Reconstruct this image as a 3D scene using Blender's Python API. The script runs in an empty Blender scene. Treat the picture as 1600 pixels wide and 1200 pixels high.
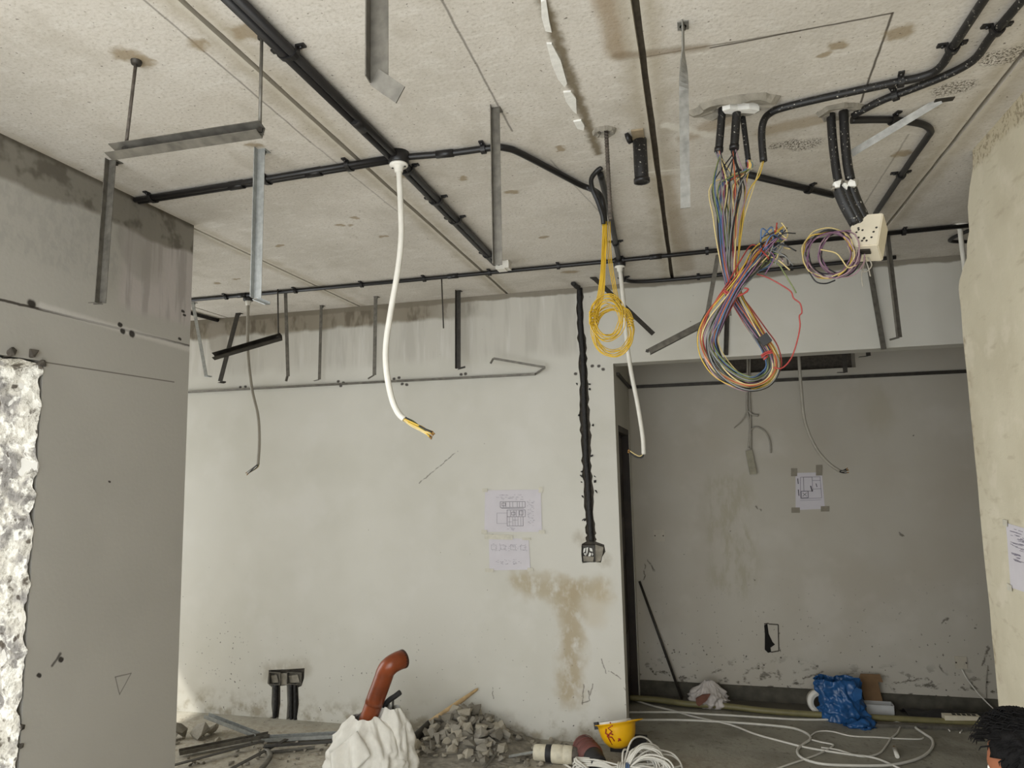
import bpy, bmesh, math, random
from mathutils import Vector, Matrix, noise as mnoise
random.seed(7)
scn = bpy.context.scene
col = scn.collection

# ------------------------------------------------------------------ camera
F = 1093.8                                   # focal length in pixels of the 1600x1200 frame
RIGHT = Vector((0.96698368, 0.25401295, -0.02049358))
DOWN = Vector((-0.05029191, 0.11137809, -0.99250473))
FWD = Vector((-0.24982652, 0.96076654, 0.12047559))
CAM = Vector((0, 0, 1.76))
cd = bpy.data.cameras.new('camera'); cam = bpy.data.objects.new('camera', cd); col.objects.link(cam)
cd.sensor_width = 36; cd.lens = 36 * F / 1600; cd.clip_start = 0.02; cd.clip_end = 200
cam.matrix_world = Matrix(((RIGHT.x, -DOWN.x, -FWD.x, CAM.x), (RIGHT.y, -DOWN.y, -FWD.y, CAM.y), (RIGHT.z, -DOWN.z, -FWD.z, CAM.z), (0, 0, 0, 1)))
scn.camera = cam

# ------------------------------------------------------------------ sky, daylight, exposure
world = bpy.data.worlds.new('overcast_sky'); scn.world = world; world.use_nodes = True
bg = world.node_tree.nodes['Background']; bg.inputs[0].default_value = (0.955, 0.99, 1.0, 1); bg.inputs[1].default_value = 4.5
scn.view_settings.view_transform = 'Standard'; scn.view_settings.look = 'None'
scn.view_settings.exposure = 0.0; scn.view_settings.gamma = 1; scn.view_settings.use_curve_mapping = False
scn.cycles.max_bounces = 5; scn.cycles.diffuse_bounces = 4; scn.cycles.glossy_bounces = 2; scn.cycles.caustics_reflective = False; scn.cycles.caustics_refractive = False

sun_d = bpy.data.lights.new('sun', 'SUN'); sun_d.energy = 5.0; sun_d.angle = math.radians(1.5); sun_d.color = (1, .98, .93)
sun = bpy.data.objects.new('sun', sun_d); col.objects.link(sun)
sun.rotation_euler = Vector((.66, .38, -.98)).to_track_quat('-Z', 'Y').to_euler()
def portal(name, loc, rot, sx, sy):          # sky portals in the openings of the building
    l = bpy.data.lights.new(name, 'AREA'); l.shape = 'RECTANGLE'; l.size = sx; l.size_y = sy
    l.cycles.is_portal = True
    o = bpy.data.objects.new(name, l); col.objects.link(o); o.location = loc; o.rotation_euler = rot
H = 3.0
YF = 4.7106        # front face of the main back wall
YB = 5.77          # back wall of the far room
XL = -2.37         # left wall face
XR = 1.14          # right wall face
XJ = -0.515        # jamb of the wide opening in the back wall
YBK, XW = -0.6, 3.2   # open balcony side behind the camera, right side
XEND = -5.3        # far left side of the flat
portal('portal_balcony', (-1.0, YBK, 1.5), (math.radians(90), 0, 0), 2.9, 3.0)
portal('portal_left', (XL - 0.15, 1.15, 1.1), (0, math.radians(-90), 0), 2.2, 1.9)
portal('portal_far_left', (XEND, 3.4, 1.45), (0, math.radians(-90), 0), 2.3, 1.8)

# ------------------------------------------------------------------ pixel -> point on a real plane
def ray(px, py):
    return RIGHT * ((px - 800) / F) + DOWN * ((py - 600) / F) + FWD
def onZ(px, py, z): d = ray(px, py); return CAM + d * ((z - CAM.z) / d.z)
def onY(px, py, y): d = ray(px, py); return CAM + d * (y / d.y)
def onX(px, py, x): d = ray(px, py); return CAM + d * (x / d.x)
def ceil(px, py, dz=0.0): return onZ(px, py, H - dz)
def flo(px, py, z=0.0): return onZ(px, py, z)
def wal(px, py, off=0.0): return onY(px, py, YF - off)
def bak(px, py, off=0.0): return onY(px, py, YB - off)

# ------------------------------------------------------------------ mesh helpers
class MB:
    def __init__(s): s.v = []; s.f = []; s.sm = []
    def add(s, vs, fs, smooth=False):
        n = len(s.v); s.v += [Vector(v) for v in vs]
        for f in fs: s.f.append([n + i for i in f]); s.sm.append(smooth)
        return s
    def box(s, a, b):
        x0, y0, z0 = a; x1, y1, z1 = b
        return s.add([(x0,y0,z0),(x1,y0,z0),(x1,y1,z0),(x0,y1,z0),(x0,y0,z1),(x1,y0,z1),(x1,y1,z1),(x0,y1,z1)],
              [(0,3,2,1),(4,5,6,7),(0,1,5,4),(1,2,6,5),(2,3,7,6),(3,0,4,7)])
    def obox(s, c, ux, uy, uz, smooth=False):                  # oriented box, half-extent vectors
        c = Vector(c); ux = Vector(ux); uy = Vector(uy); uz = Vector(uz)
        vs = [c + ux*i + uy*j + uz*k for k in (-1,1) for (i,j) in ((-1,-1),(1,-1),(1,1),(-1,1))]
        return s.add(vs, [(0,3,2,1),(4,5,6,7),(0,1,5,4),(1,2,6,5),(2,3,7,6),(3,0,4,7)], smooth)
    def bar(s, p, q, u, w, t):                                 # flat bar p->q; wide along u (w), thick t
        p = Vector(p); q = Vector(q); d = (q-p); L = d.length; d.normalize()
        u = Vector(u); u = (u - d*u.dot(d)).normalized(); n = d.cross(u)
        return s.obox((p+q)/2, u*(w/2), n*(t/2), d*(L/2))
    def angle(s, p, q, u, w, t, w2=None):                      # L-section p->q
        p = Vector(p); q = Vector(q); d = (q-p).normalized()
        u = Vector(u); u = (u - d*u.dot(d)).normalized(); n = d.cross(u); w2 = w2 or w
        s.bar(p, q, u, w, t)
        o = -u*(w/2 - t/2) + n*(w2/2)
        return s.bar(p+o, q+o, n, w2, t)
    def channel(s, p, q, u, w, t, w2):                         # U-section, web wide along u
        p = Vector(p); q = Vector(q); d = (q-p).normalized()
        u = Vector(u); u = (u - d*u.dot(d)).normalized(); n = d.cross(u)
        s.bar(p, q, u, w, t)
        for k in (-1, 1):
            o = u*k*(w/2 - t/2) + n*(w2/2); s.bar(p+o, q+o, n, w2, t)
        return s
    def tube(s, pts, r, seg=8, caps=True, smooth=True):
        pts = [Vector(p) for p in pts]; n = len(pts)
        rs = r if isinstance(r, (list, tuple)) else [r]*n
        t0 = (pts[1]-pts[0]).normalized()
        u = t0.orthogonal().normalized(); base = len(s.v)
        for i in range(n):
            t = (pts[min(i+1,n-1)] - pts[max(i-1,0)])
            if t.length < 1e-9: t = t0
            t.normalize(); u = u - t*u.dot(t)
            if u.length < 1e-6: u = t.orthogonal()
            u.normalize(); w = t.cross(u)
            for k in range(seg):
                a = 2*math.pi*k/seg; s.v.append(pts[i] + (u*math.cos(a) + w*math.sin(a))*rs[i])
        for i in range(n-1):
            for k in range(seg):
                a = base+i*seg+k; b = base+i*seg+(k+1)%seg
                s.f.append([a, b, b+seg, a+seg]); s.sm.append(smooth)
        if caps:
            s.f.append([base+k for k in range(seg)][::-1]); s.sm.append(False)
            s.f.append([base+(n-1)*seg+k for k in range(seg)]); s.sm.append(False)
        return s
    def prism(s, pts, off):                                    # polygon extruded by off
        off = Vector(off); n = len(pts); p = [Vector(a) for a in pts]
        vs = p + [a+off for a in p]
        return s.add(vs, [list(range(n))[::-1], list(range(n, 2*n))] + [(i, (i+1)%n, n+(i+1)%n, n+i) for i in range(n)])
    def lathe(s, prof, c, ax=(0,0,1), seg=20, smooth=True):     # prof: (radius, height)
        ax = Vector(ax).normalized(); u = ax.orthogonal().normalized(); w = ax.cross(u); c = Vector(c); b = len(s.v)
        for (r, h) in prof:
            for k in range(seg):
                a = 2*math.pi*k/seg; s.v.append(c + ax*h + (u*math.cos(a)+w*math.sin(a))*r)
        for i in range(len(prof)-1):
            for k in range(seg):
                a = b+i*seg+k; d = b+i*seg+(k+1)%seg
                s.f.append([a, d, d+seg, a+seg]); s.sm.append(smooth)
        return s
    def build(s, name, m, parent=None, origin=None):
        if parent is not None: o0 = parent.matrix_world.translation if parent.parent is None else parent['_o']
        if origin is None:
            if parent is not None: origin = Vector(parent['_o'])
            else:
                xs = [v.x for v in s.v]; ys = [v.y for v in s.v]; zs = [v.z for v in s.v]
                origin = Vector(((min(xs)+max(xs))/2, (min(ys)+max(ys))/2, min(zs)))
        origin = Vector(origin)
        me = bpy.data.meshes.new(name); me.from_pydata([v-origin for v in s.v], [], s.f)
        me.polygons.foreach_set('use_smooth', s.sm)
        bm = bmesh.new(); bm.from_mesh(me); bmesh.ops.recalc_face_normals(bm, faces=bm.faces); bm.to_mesh(me); bm.free()
        me.materials.append(m)
        o = bpy.data.objects.new(name, me); col.objects.link(o)
        if parent is not None:
            o.parent = parent; o.location = origin - Vector(parent['_o'])
        else: o.location = origin
        o['_o'] = list(origin)
        return o
def tag(o, label, cat, group=None):
    o['label'] = label; o['category'] = cat
    if group: o['group'] = group
    return o
def thing(name, label, cat, loc, group=None):
    o = bpy.data.objects.new(name, None); col.objects.link(o); o.location = loc; o.empty_display_size = 0.05
    o['_o'] = list(Vector(loc)); return tag(o, label, cat, group)
def struct(o): o['kind'] = 'structure'; return o
def root(name, loc=(0,0,0)):
    o = bpy.data.objects.new(name, None); col.objects.link(o); o.location = loc; o['_o'] = list(Vector(loc)); return o
def smooth_path(pts, n=6):                                     # Catmull-Rom through points
    pts = [Vector(p) for p in pts]
    if len(pts) < 3: return pts
    P = [pts[0]*2-pts[1]] + pts + [pts[-1]*2-pts[-2]]; out = []
    for i in range(1, len(P)-2):
        for k in range(n):
            t = k/n; a, b, c, d = P[i-1], P[i], P[i+1], P[i+2]
            out.append(0.5*((2*b) + (c-a)*t + (2*a-5*b+4*c-d)*t*t + (3*b-a-3*c+d)*t**3))
    out.append(pts[-1]); return out
def jit(a): return Vector((random.uniform(-a,a), random.uniform(-a,a), random.uniform(-a,a)))

# ------------------------------------------------------------------ materials
def rgb(r, g, b):                                              # sRGB 0-255 -> linear
    f = lambda c: (c/255/12.92) if c/255 <= 0.04045 else ((c/255+0.055)/1.055)**2.4
    return (f(r), f(g), f(b), 1)
def N(nt, t, **kw):
    n = nt.nodes.new(t)
    for k, v in kw.items(): setattr(n, k, v)
    return n
def mat(name, c, rough=0.6, metal=0.0, var=0.18, scale=25, bump=0.0, c2=None, thr=None):
    m = bpy.data.materials.new(name); m.use_nodes = True; nt = m.node_tree; b = nt.nodes['Principled BSDF']
    b.inputs['Roughness'].default_value = rough; b.inputs['Metallic'].default_value = metal
    tc = N(nt, 'ShaderNodeTexCoord'); nz = N(nt, 'ShaderNodeTexNoise'); nz.inputs['Scale'].default_value = scale; nz.inputs['Detail'].default_value = 5
    nt.links.new(tc.outputs['Object'], nz.inputs['Vector'])
    r = N(nt, 'ShaderNodeValToRGB'); nt.links.new(nz.outputs['Fac'], r.inputs[0])
    e = r.color_ramp.elements
    if c2 is None:
        e[0].position = 0.3; e[1].position = 0.7
        e[0].color = tuple(x*(1-var) for x in c[:3]) + (1,); e[1].color = tuple(min(1, x*(1+var)) for x in c[:3]) + (1,)
    else:
        e[0].position = thr[0]; e[1].position = thr[1]; e[0].color = c; e[1].color = c2
    nt.links.new(r.outputs[0], b.inputs['Base Color'])
    if bump:
        bp = N(nt, 'ShaderNodeBump'); bp.inputs['Strength'].default_value = bump; bp.inputs['Distance'].default_value = 0.01
        nt.links.new(nz.outputs['Fac'], bp.inputs['Height']); nt.links.new(bp.outputs[0], b.inputs['Normal'])
    return m
def seg_group():
    g = bpy.data.node_groups.new('segment_mask', 'ShaderNodeTree')
    for nm, ty in (('P','NodeSocketVector'),('A','NodeSocketVector'),('B','NodeSocketVector'),('Width','NodeSocketFloat'),('Inner','NodeSocketFloat')):
        g.interface.new_socket(nm, in_out='INPUT', socket_type=ty)
    g.interface.new_socket('Fac', in_out='OUTPUT', socket_type='NodeSocketFloat')
    i = g.nodes.new('NodeGroupInput'); o = g.nodes.new('NodeGroupOutput'); L = g.links.new
    def vm(op, a=None, b=None):
        n = g.nodes.new('ShaderNodeVectorMath'); n.operation = op
        if a is not None: L(a, n.inputs[0])
        if b is not None: L(b, n.inputs[1])
        return n
    pa = vm('SUBTRACT', i.outputs['P'], i.outputs['A']); ba = vm('SUBTRACT', i.outputs['B'], i.outputs['A'])
    d1 = vm('DOT_PRODUCT', pa.outputs[0], ba.outputs[0]); d2 = vm('DOT_PRODUCT', ba.outputs[0], ba.outputs[0])
    dv = g.nodes.new('ShaderNodeMath'); dv.operation = 'DIVIDE'; dv.use_clamp = True; L(d1.outputs['Value'], dv.inputs[0]); L(d2.outputs['Value'], dv.inputs[1])
    sc = vm('SCALE', ba.outputs[0]); L(dv.outputs[0], sc.inputs['Scale'])
    df = vm('SUBTRACT', pa.outputs[0], sc.outputs[0]); ln = vm('LENGTH', df.outputs[0])
    mr = g.nodes.new('ShaderNodeMapRange'); mr.interpolation_type = 'SMOOTHSTEP'
    L(ln.outputs['Value'], mr.inputs['Value']); L(i.outputs['Inner'], mr.inputs['From Min']); L(i.outputs['Width'], mr.inputs['From Max'])
    mr.inputs['To Min'].default_value = 1; mr.inputs['To Max'].default_value = 0
    L(mr.outputs[0], o.inputs[0]); return g
SEG = seg_group()
class Surf:                                                    # layered procedural surface in world position
    def __init__(s, name, base, rough=0.85):
        s.m = bpy.data.materials.new(name); s.m.use_nodes = True; s.nt = s.m.node_tree; s.b = s.nt.nodes['Principled BSDF']
        s.b.inputs['Roughness'].default_value = rough; s.b.inputs['Specular IOR Level'].default_value = 0.25
        s.pos = N(s.nt, 'ShaderNodeNewGeometry').outputs['Position']; s.L = s.nt.links.new
        r = N(s.nt, 'ShaderNodeRGB'); r.outputs[0].default_value = base; s.c = r.outputs[0]; s.w = {}
    def warped(s, amp, scale):
        scale = 4 if scale <= 6 else (10 if scale <= 14 else 28)
        if scale not in s.w:
            n = N(s.nt, 'ShaderNodeTexNoise'); n.inputs['Scale'].default_value = scale; n.inputs['Detail'].default_value = 2.5; s.L(s.pos, n.inputs['Vector'])
            a = N(s.nt, 'ShaderNodeVectorMath', operation='SUBTRACT'); s.L(n.outputs['Color'], a.inputs[0]); a.inputs[1].default_value = (.5,.5,.5); s.w[scale] = a.outputs[0]
        if (amp, scale) not in s.w:
            b = N(s.nt, 'ShaderNodeVectorMath', operation='MULTIPLY_ADD'); s.L(s.w[scale], b.inputs[0]); b.inputs[1].default_value = (amp,amp,amp); s.L(s.pos, b.inputs[2]); s.w[(amp,scale)] = b.outputs[0]
        return s.w[(amp, scale)]
    def mix(s, fac, c, k=1.0):
        if k != 1.0:
            mu = N(s.nt, 'ShaderNodeMath', operation='MULTIPLY'); s.L(fac, mu.inputs[0]); mu.inputs[1].default_value = k; fac = mu.outputs[0]
        m = N(s.nt, 'ShaderNodeMix', data_type='RGBA'); s.L(fac, m.inputs[0]); s.L(s.c, m.inputs[6]); m.inputs[7].default_value = c; s.c = m.outputs[2]; return s
    def ramp(s, v, a, b, x=0.0, y=1.0):
        mr = N(s.nt, 'ShaderNodeMapRange'); mr.interpolation_type = 'SMOOTHSTEP'; s.L(v, mr.inputs['Value'])
        mr.inputs['From Min'].default_value = a; mr.inputs['From Max'].default_value = b; mr.inputs['To Min'].default_value = x; mr.inputs['To Max'].default_value = y
        return mr.outputs[0]
    def nz(s, scale, stretch=(1,1,1), detail=3, rough=0.6):
        mp = N(s.nt, 'ShaderNodeMapping'); mp.inputs['Scale'].default_value = stretch; s.L(s.pos, mp.inputs['Vector'])
        n = N(s.nt, 'ShaderNodeTexNoise'); n.inputs['Scale'].default_value = scale; n.inputs['Detail'].default_value = detail; n.inputs['Roughness'].default_value = rough
        s.L(mp.outputs[0], n.inputs['Vector']); return n.outputs['Fac']
    def noise(s, c, scale, lo, hi, k=1.0, stretch=(1,1,1), detail=3, within=None):
        f = s.ramp(s.nz(scale, stretch, detail), lo, hi)
        if within is not None: f = s.mul(f, within)
        return s.mix(f, c, k)
    def mul(s, a, b):
        m = N(s.nt, 'ShaderNodeMath', operation='MULTIPLY'); s.L(a, m.inputs[0]); s.L(b, m.inputs[1]); return m.outputs[0]
    def segf(s, a, b, w, inner=0.0, warp=(0.0, 1)):
        g = N(s.nt, 'ShaderNodeGroup'); g.node_tree = SEG
        s.L(s.warped(*warp) if warp[0] else s.pos, g.inputs['P'])
        g.inputs['A'].default_value = a; g.inputs['B'].default_value = Vector(b) + Vector((1e-4, 1e-4, 1e-4)); g.inputs['Width'].default_value = w; g.inputs['Inner'].default_value = inner
        return g.outputs[0]
    def seg(s, a, b, w, c, k=1.0, inner=0.0, warp=(0.0, 1)): return s.mix(s.segf(a, b, w, inner, warp), c, k)
    def axis(s, i, lo, hi, warp=(0.05, 4), x=0.0, y=1.0):
        sp = N(s.nt, 'ShaderNodeSeparateXYZ'); s.L(s.warped(*warp) if warp[0] else s.pos, sp.inputs[0]); return s.ramp(sp.outputs[i], lo, hi, x, y)
    def specks(s, c, scale, r, keep, k=1.0, within=None, stretch=(1,1,1)):   # scattered dots
        mp = N(s.nt, 'ShaderNodeMapping'); mp.inputs['Scale'].default_value = stretch; s.L(s.warped(0.03, 40), mp.inputs['Vector'])
        v = N(s.nt, 'ShaderNodeTexVoronoi'); v.inputs['Scale'].default_value = scale; s.L(mp.outputs[0], v.inputs['Vector'])
        f = s.ramp(v.outputs['Distance'], r*0.5, r, 1, 0)
        sp = N(s.nt, 'ShaderNodeSeparateColor'); s.L(v.outputs['Color'], sp.inputs[0])
        f = s.mul(f, s.ramp(sp.outputs[0], keep, keep+0.01, 1, 0))
        if within is not None: f = s.mul(f, within)
        return s.mix(f, c, k)
    def finish(s, bump=0.3, scale=60, dist=0.004):
        s.L(s.c, s.b.inputs['Base Color'])
        bp = N(s.nt, 'ShaderNodeBump'); bp.inputs['Strength'].default_value = bump; bp.inputs['Distance'].default_value = dist
        s.L(s.nz(scale, detail=3), bp.inputs['Height']); s.L(bp.outputs[0], s.b.inputs['Normal']); return s.m

# ---- ceiling concrete (one material per plank, each carrying only its own stains)
CEIL_SEGS = []                                                 # (a, b, width, colour, strength, inner, warp, gritty)
def cseg(a, b, w, c, k, inner, warp, grit=False): CEIL_SEGS.append((Vector(a), Vector(b), w, c, k, inner, warp, grit))
for px in (-2.40, -1.25, -0.098, 1.04):                        # grout bleeding along the plank joints
    cseg((px, -2, H), (px, 6, H), 0.10, rgb(160,148,124), .55, 0.01, (0.10, 7))
    cseg((px, -2, H), (px, 6, H), 0.035, rgb(206,200,188), .6, 0.012, (0.03, 18))
for a, b, k in (((690,0),(800,205),.6),((225,0),(485,222),.55),((485,222),(620,330),.4),((1110,75),(1395,20),.9),((1395,20),(1345,160),.9),((860,250),(950,345),.35),((1420,210),(1350,320),.4),((1000,90),(1250,48),.6)):
    cseg(ceil(*a), ceil(*b), 0.006, rgb(70,62,52), k, 0.001, (0.008, 12))
cseg(ceil(848,0), ceil(935,240), 0.03, rgb(112,100,78), .9, 0.004, (0.03, 16))
cseg(ceil(945,0), ceil(965,85), 0.05, rgb(150,130,102), .7, 0.01, (0.03, 12)); cseg(ceil(965,88), ceil(1100,74), 0.03, rgb(130,114,92), .6, 0.004, (0.03, 12))
for x, y, r in ((205,88,.05),(228,100,.035),(310,70,.04),(394,48,.05),(404,226,.03),(640,277,.03),(725,278,.028),(805,300,.03),(553,340,.02),(548,352,.02),(432,385,.02),(595,370,.022),(536,352,.02),(340,442,.03),(372,436,.02),(848,371,.03),(875,234,.025),(895,425,.05),(1400,52,.05),(1312,70,.03),(1290,85,.025),(1405,240,.04)):
    p = ceil(x, y); q = p + Vector((random.uniform(-.04,.04), random.uniform(-.015,.015), 0)); cseg(p, q, r, rgb(146,128,98), .75, r*.35, (0.05, 22))
for x, y, r in ((1245,228,.06),(1215,228,.04),(1480,140,.06),(1560,90,.07)):   # gritty honeycombed patches
    cseg(ceil(x,y), ceil(x+22,y-4), r, rgb(84,76,64), .9, r*.5, (0.04, 20), True)
cseg(ceil(960,275), ceil(1125,258), .012, rgb(214,210,200), .9, .003, (.012, 20)); cseg(ceil(1075,215), ceil(1180,165), .05, rgb(160,142,118), .6, .02, (.05,10))
cseg(ceil(1040,195), ceil(1110,212), .03, rgb(222,218,208), .8, .008, (.04,16)); cseg(ceil(1200,205), ceil(1290,185), .06, rgb(158,140,112), .6, .02, (.06,10))
cseg(ceil(1035,280), ceil(1075,420), .07, rgb(150,134,110), .5, .02, (.05,10))
def ceiling_material(xa, xb):
    s = Surf('ceiling_concrete', rgb(212,206,197))
    s.noise(rgb(194,188,178), 2.2, .38, .7, .8).noise(rgb(222,218,211), 9, .5, .72, .5, (1,2.2,1)).noise(rgb(172,164,150), 75, .46, .76, .6, (1,1.3,1)).noise(rgb(228,225,218), 24, .54, .76, .3, (1,1.8,1)).noise(rgb(176,168,154), 5.5, .52, .75, .4, (1,.6,1))
    for a, b, w, c, k, inner, warp, grit in CEIL_SEGS:
        if min(a.x, b.x)-w > xb or max(a.x, b.x)+w < xa: continue
        if grit: s.noise(c, 130, .48, .56, k, within=s.segf(a, b, w, inner, warp))
        else: s.seg(a, b, w, c, k, inner, warp)
    s.specks(rgb(90,82,70), 20, .09, .22, .85).specks(rgb(104,94,80), 55, .18, .22, .75)
    return s.finish(.35, 70)

# ---- painted walls
def stained(s, pts, w, c, k, warp=(0.08, 9)):
    f = None
    for a, b in zip(pts, pts[1:]):
        g = s.segf(a, b, w, w*.15, warp)
        if f is None: f = g
        else:
            n = N(s.nt, 'ShaderNodeMath', operation='MAXIMUM'); s.L(f, n.inputs[0]); s.L(g, n.inputs[1]); f = n.outputs[0]
    s.noise(c, 14, .26, .56, k, (1,1,.7), within=f)
s = Surf('back_wall_paint', rgb(206,203,194), .7)
s.noise(rgb(196,193,182), 1.3, .4, .7, .7).noise(rgb(212,209,202), 3, .5, .75, .5)
upper = s.mul(s.axis(2, 2.50, 2.60, (0.14, 3)), s.axis(0, -.75, -.55, (.2,3), 1, 0))
s.mix(upper, rgb(197,193,184), .8)
s.noise(rgb(176,172,163), 4, .45, .66, .55, (2.6,1,.3), within=upper).noise(rgb(214,211,205), 12, .54, .68, .45, (2,1,.15), within=upper)
leftpart = s.axis(0, -2.0, -1.2, (.1,3), 1, 0)
bandL = s.mul(s.axis(2, H-.17, H-.13, (0.12, 6)), leftpart)
s.mix(bandL, rgb(128,118,100), .85); s.noise(rgb(92,82,68), 8, .45, .65, .7, (1.5,1,.6), within=bandL)
bandR = s.axis(2, H-.045, H-.03, (0.03, 9)); s.mix(bandR, rgb(122,114,100), .85)
s.mix(s.segf(wal(338,515), wal(342,540), .10, .07, (.05,12)), rgb(150,142,130), .6)
stained(s, [wal(815,910), wal(850,918), wal(885,925), wal(940,922)], .13, rgb(176,164,140), .9, (.14,9))
stained(s, [wal(888,925), wal(893,985), wal(892,1040), wal(890,1085)], .14, rgb(172,158,132), .9, (.14,9))
s.seg(wal(940,930), wal(930,960), .12, rgb(190,176,150), .4, .02, (.08,9))
stained(s, [wal(420,1050), wal(475,1045)], .10, rgb(150,140,122), .5, (.06,14))
stained(s, [wal(905,840), wal(945,875)], .07, rgb(166,158,142), .6, (.05,16))
low = s.axis(2, .1, .9, (.2,3), 1, 0)
s.specks(rgb(74,68,60), 16, .10, .30, .85, within=low).specks(rgb(60,56,50), 42, .20, .13, .85, within=low)
s.seg(wal(350,1020), wal(392,1095), .22, rgb(214,211,205), .0)
s.specks(rgb(66,60,54), 30, .2, .5, .85, within=s.segf(wal(345,1000), wal(390,1095), .26, .04, (.1,6)))
s.noise(rgb(150,140,120), 9, .45, .7, .8, within=s.axis(2, .05, .22, (.12,6), 1, 0))
s.specks(rgb(96,88,76), 9, .04, .3, .7)
for a, b in (((655,755),(715,705)),((770,835),(775,840)),((975,1075),(985,1090)),((955,1050),(970,1060)),((940,1030),(947,1052)),((912,1070),(910,1100)),((910,1098),(920,1095)),((921,1095),(920,1080)),((922,1085),(926,1068)),((770,1075),(771,1092))):
    s.seg(wal(*a), wal(*b), .006, rgb(84,76,66), .7, .001, (.02,30))
for x, y in ((375,605),(383,604),(528,596),(536,598),(532,603),(615,592),(623,590),(628,600),(635,601),(720,585),(727,584),(925,572),(935,572),(942,577),(899,584)):
    s.seg(wal(x,y), wal(x+1,y), .014, rgb(52,46,40), .9, .006, (.008,60))
M_back = s.finish(.16, 45, .003)

s = Surf('left_wall_paint', rgb(176,172,164), .7)
s.noise(rgb(168,164,156), 1.6, .4, .7, .7)
mid = s.axis(2, 2.55, 2.60, (0.10, 2.2)); s.mix(mid, rgb(172,168,160), .7); s.noise(rgb(160,157,150), 30, .42, .62, .6, (1,1,.6), within=mid)
pk = s.mul(s.axis(2, 2.46, 2.52, (.08,2.5)), s.axis(1, 2.40, 2.46, (.05,4))); s.mix(pk, rgb(184,176,172), .8); s.noise(rgb(152,146,140), 6, .48, .62, .7, (1,3,.3), within=pk)
s.seg((XL,2.60,2.98), (XL,2.60,2.72), .12, rgb(156,150,142), .5, .03, (.09,9))
s.seg((XL,2.47,2.80), (XL,2.52,2.72), .10, rgb(150,146,138), .5, .06, (.04,9))
top = s.axis(2, H-.17, H-.145, (0.10, 5)); s.mix(top, rgb(126,121,110), .9); s.noise(rgb(92,86,76), 9, .45, .6, .8, within=top)
s.seg((XL,1.2,H-.0), (XL,2.9,H-.0), .03, rgb(70,62,50), .7, .004, (.03,14))
s.seg(onX(0,468,XL), onX(295,540,XL), .007, rgb(64,58,52), .95, .003, (.006,20)); s.seg(onX(65,478,XL), onX(295,545,XL), .022, rgb(214,210,204), .5, .004, (.01,20))
s.seg(onX(70,566,XL), onX(272,597,XL), .004, rgb(88,82,74), .8, .001)
for x, y, r in ((48,474,.020),(187,507,.013),(191,517,.014),(205,521,.018),(280,529,.009),(285,486,.009),(287,492,.008),(60,1055,.01),(94,1030,.012),(170,752,.006)):
    s.seg(onX(x,y,XL), onX(x+2,y+1,XL), r, rgb(40,35,30), .95, r*.5, (.01,50))
s.seg(onX(82,1040,XL), onX(94,1022,XL), .010, rgb(70,66,62), .9, .002, (.01,40))
for a, b in (((180,1058),(205,1052)),((205,1052),(187,1085)),((187,1085),(180,1058))): s.seg(onX(*a,XL), onX(*b,XL), .004, rgb(110,106,100), .8, .001, (.004,20))
s.specks(rgb(96,90,84), 7, .03, .35, .8)
M_left = s.finish(.22, 60, .003)

s = Surf('right_wall_plaster', rgb(206,198,176), .8)
s.noise(rgb(192,183,160), 2.2, .38, .68, .8).noise(rgb(216,207,188), 7, .5, .7, .6, (1,1,1)).noise(rgb(172,160,136), 11, .56, .74, .5, (1,.6,2))
edge = s.axis(2, H-.10, H-.06, (.10,7)); s.mix(edge, rgb(182,170,144), .7); s.noise(rgb(132,120,98), 60, .5, .6, .7, within=edge)
s.noise(rgb(150,134,106), 14, .5, .7, .7, within=s.axis(1, 3.30, 3.38, (.05,8)))
M_right = s.finish(.3, 40, .004)

s = Surf('rear_room_paint', rgb(184,178,166), .7)
s.noise(rgb(178,170,156), 1.4, .4, .7, .8).noise(rgb(198,192,182), 3, .5, .75, .5)
s.noise(rgb(166,158,138), 7, .40, .66, .7, (2,1,.8), within=s.segf(bak(1135,770), bak(1150,900), .26, .08, (.15,5)))
s.noise(rgb(172,164,146), 4, .45, .65, .6, (1,1,.5), within=s.segf(bak(1340,700), bak(1390,620), .18, .04, (.12,5)))
low = s.axis(2, .15, 1.1, (.25,3), 1, 0)
s.specks(rgb(58,52,46), 15, .13, .42, .9, within=low).specks(rgb(54,48,42), 38, .22, .20, .9, within=low).specks(rgb(50,46,40), 9, .10, .3, .9, within=s.axis(2,.1,.6,(.2,3),1,0))
s.noise(rgb(70,64,54), 12, .55, .66, .85, (1,1,1.6), within=s.axis(2, .12, .36, (.15,5), 1, 0))
s.specks(rgb(70,64,56), 6, .035, .4, .8)
for a, b in (((1012,875),(1022,892)),((1008,882),(1006,905)),((1472,975),(1480,965)),((1535,1040),(1545,1010)),((1468,1040),(1475,1050)),((1405,833),(1412,838)),((1182,790),(1188,797)),((1178,903),(1180,908)),((1440,1060),(1400,1068)),((1255,1060),(1285,1050))):
    s.seg(bak(*a), bak(*b), .010, rgb(74,66,56), .75, .001, (.04,24))
M_rear = s.finish(.16, 45, .003)

s = Surf('site_floor_concrete', rgb(164,160,147), .85)
s.noise(rgb(134,130,118), 2.5, .4, .65, .8).noise(rgb(162,158,145), 7, .5, .7, .6).noise(rgb(112,107,96), 22, .55, .7, .6)
dust = s.mul(s.axis(0, .3, 1.0, (.5,2), 1, 0), s.axis(1, 4.45, 4.75, (.1,4), 1, 0))
s.mix(dust, rgb(172,165,151), .9); s.noise(rgb(134,124,106), 16, .45, .65, .6, within=dust); s.noise(rgb(190,182,166), 40, .52, .66, .6, within=dust)
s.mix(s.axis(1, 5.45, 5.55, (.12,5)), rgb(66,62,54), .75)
s.specks(rgb(60,55,48), 22, .12, .25, .8)
M_floor = s.finish(.5, 45, .006)

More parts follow.
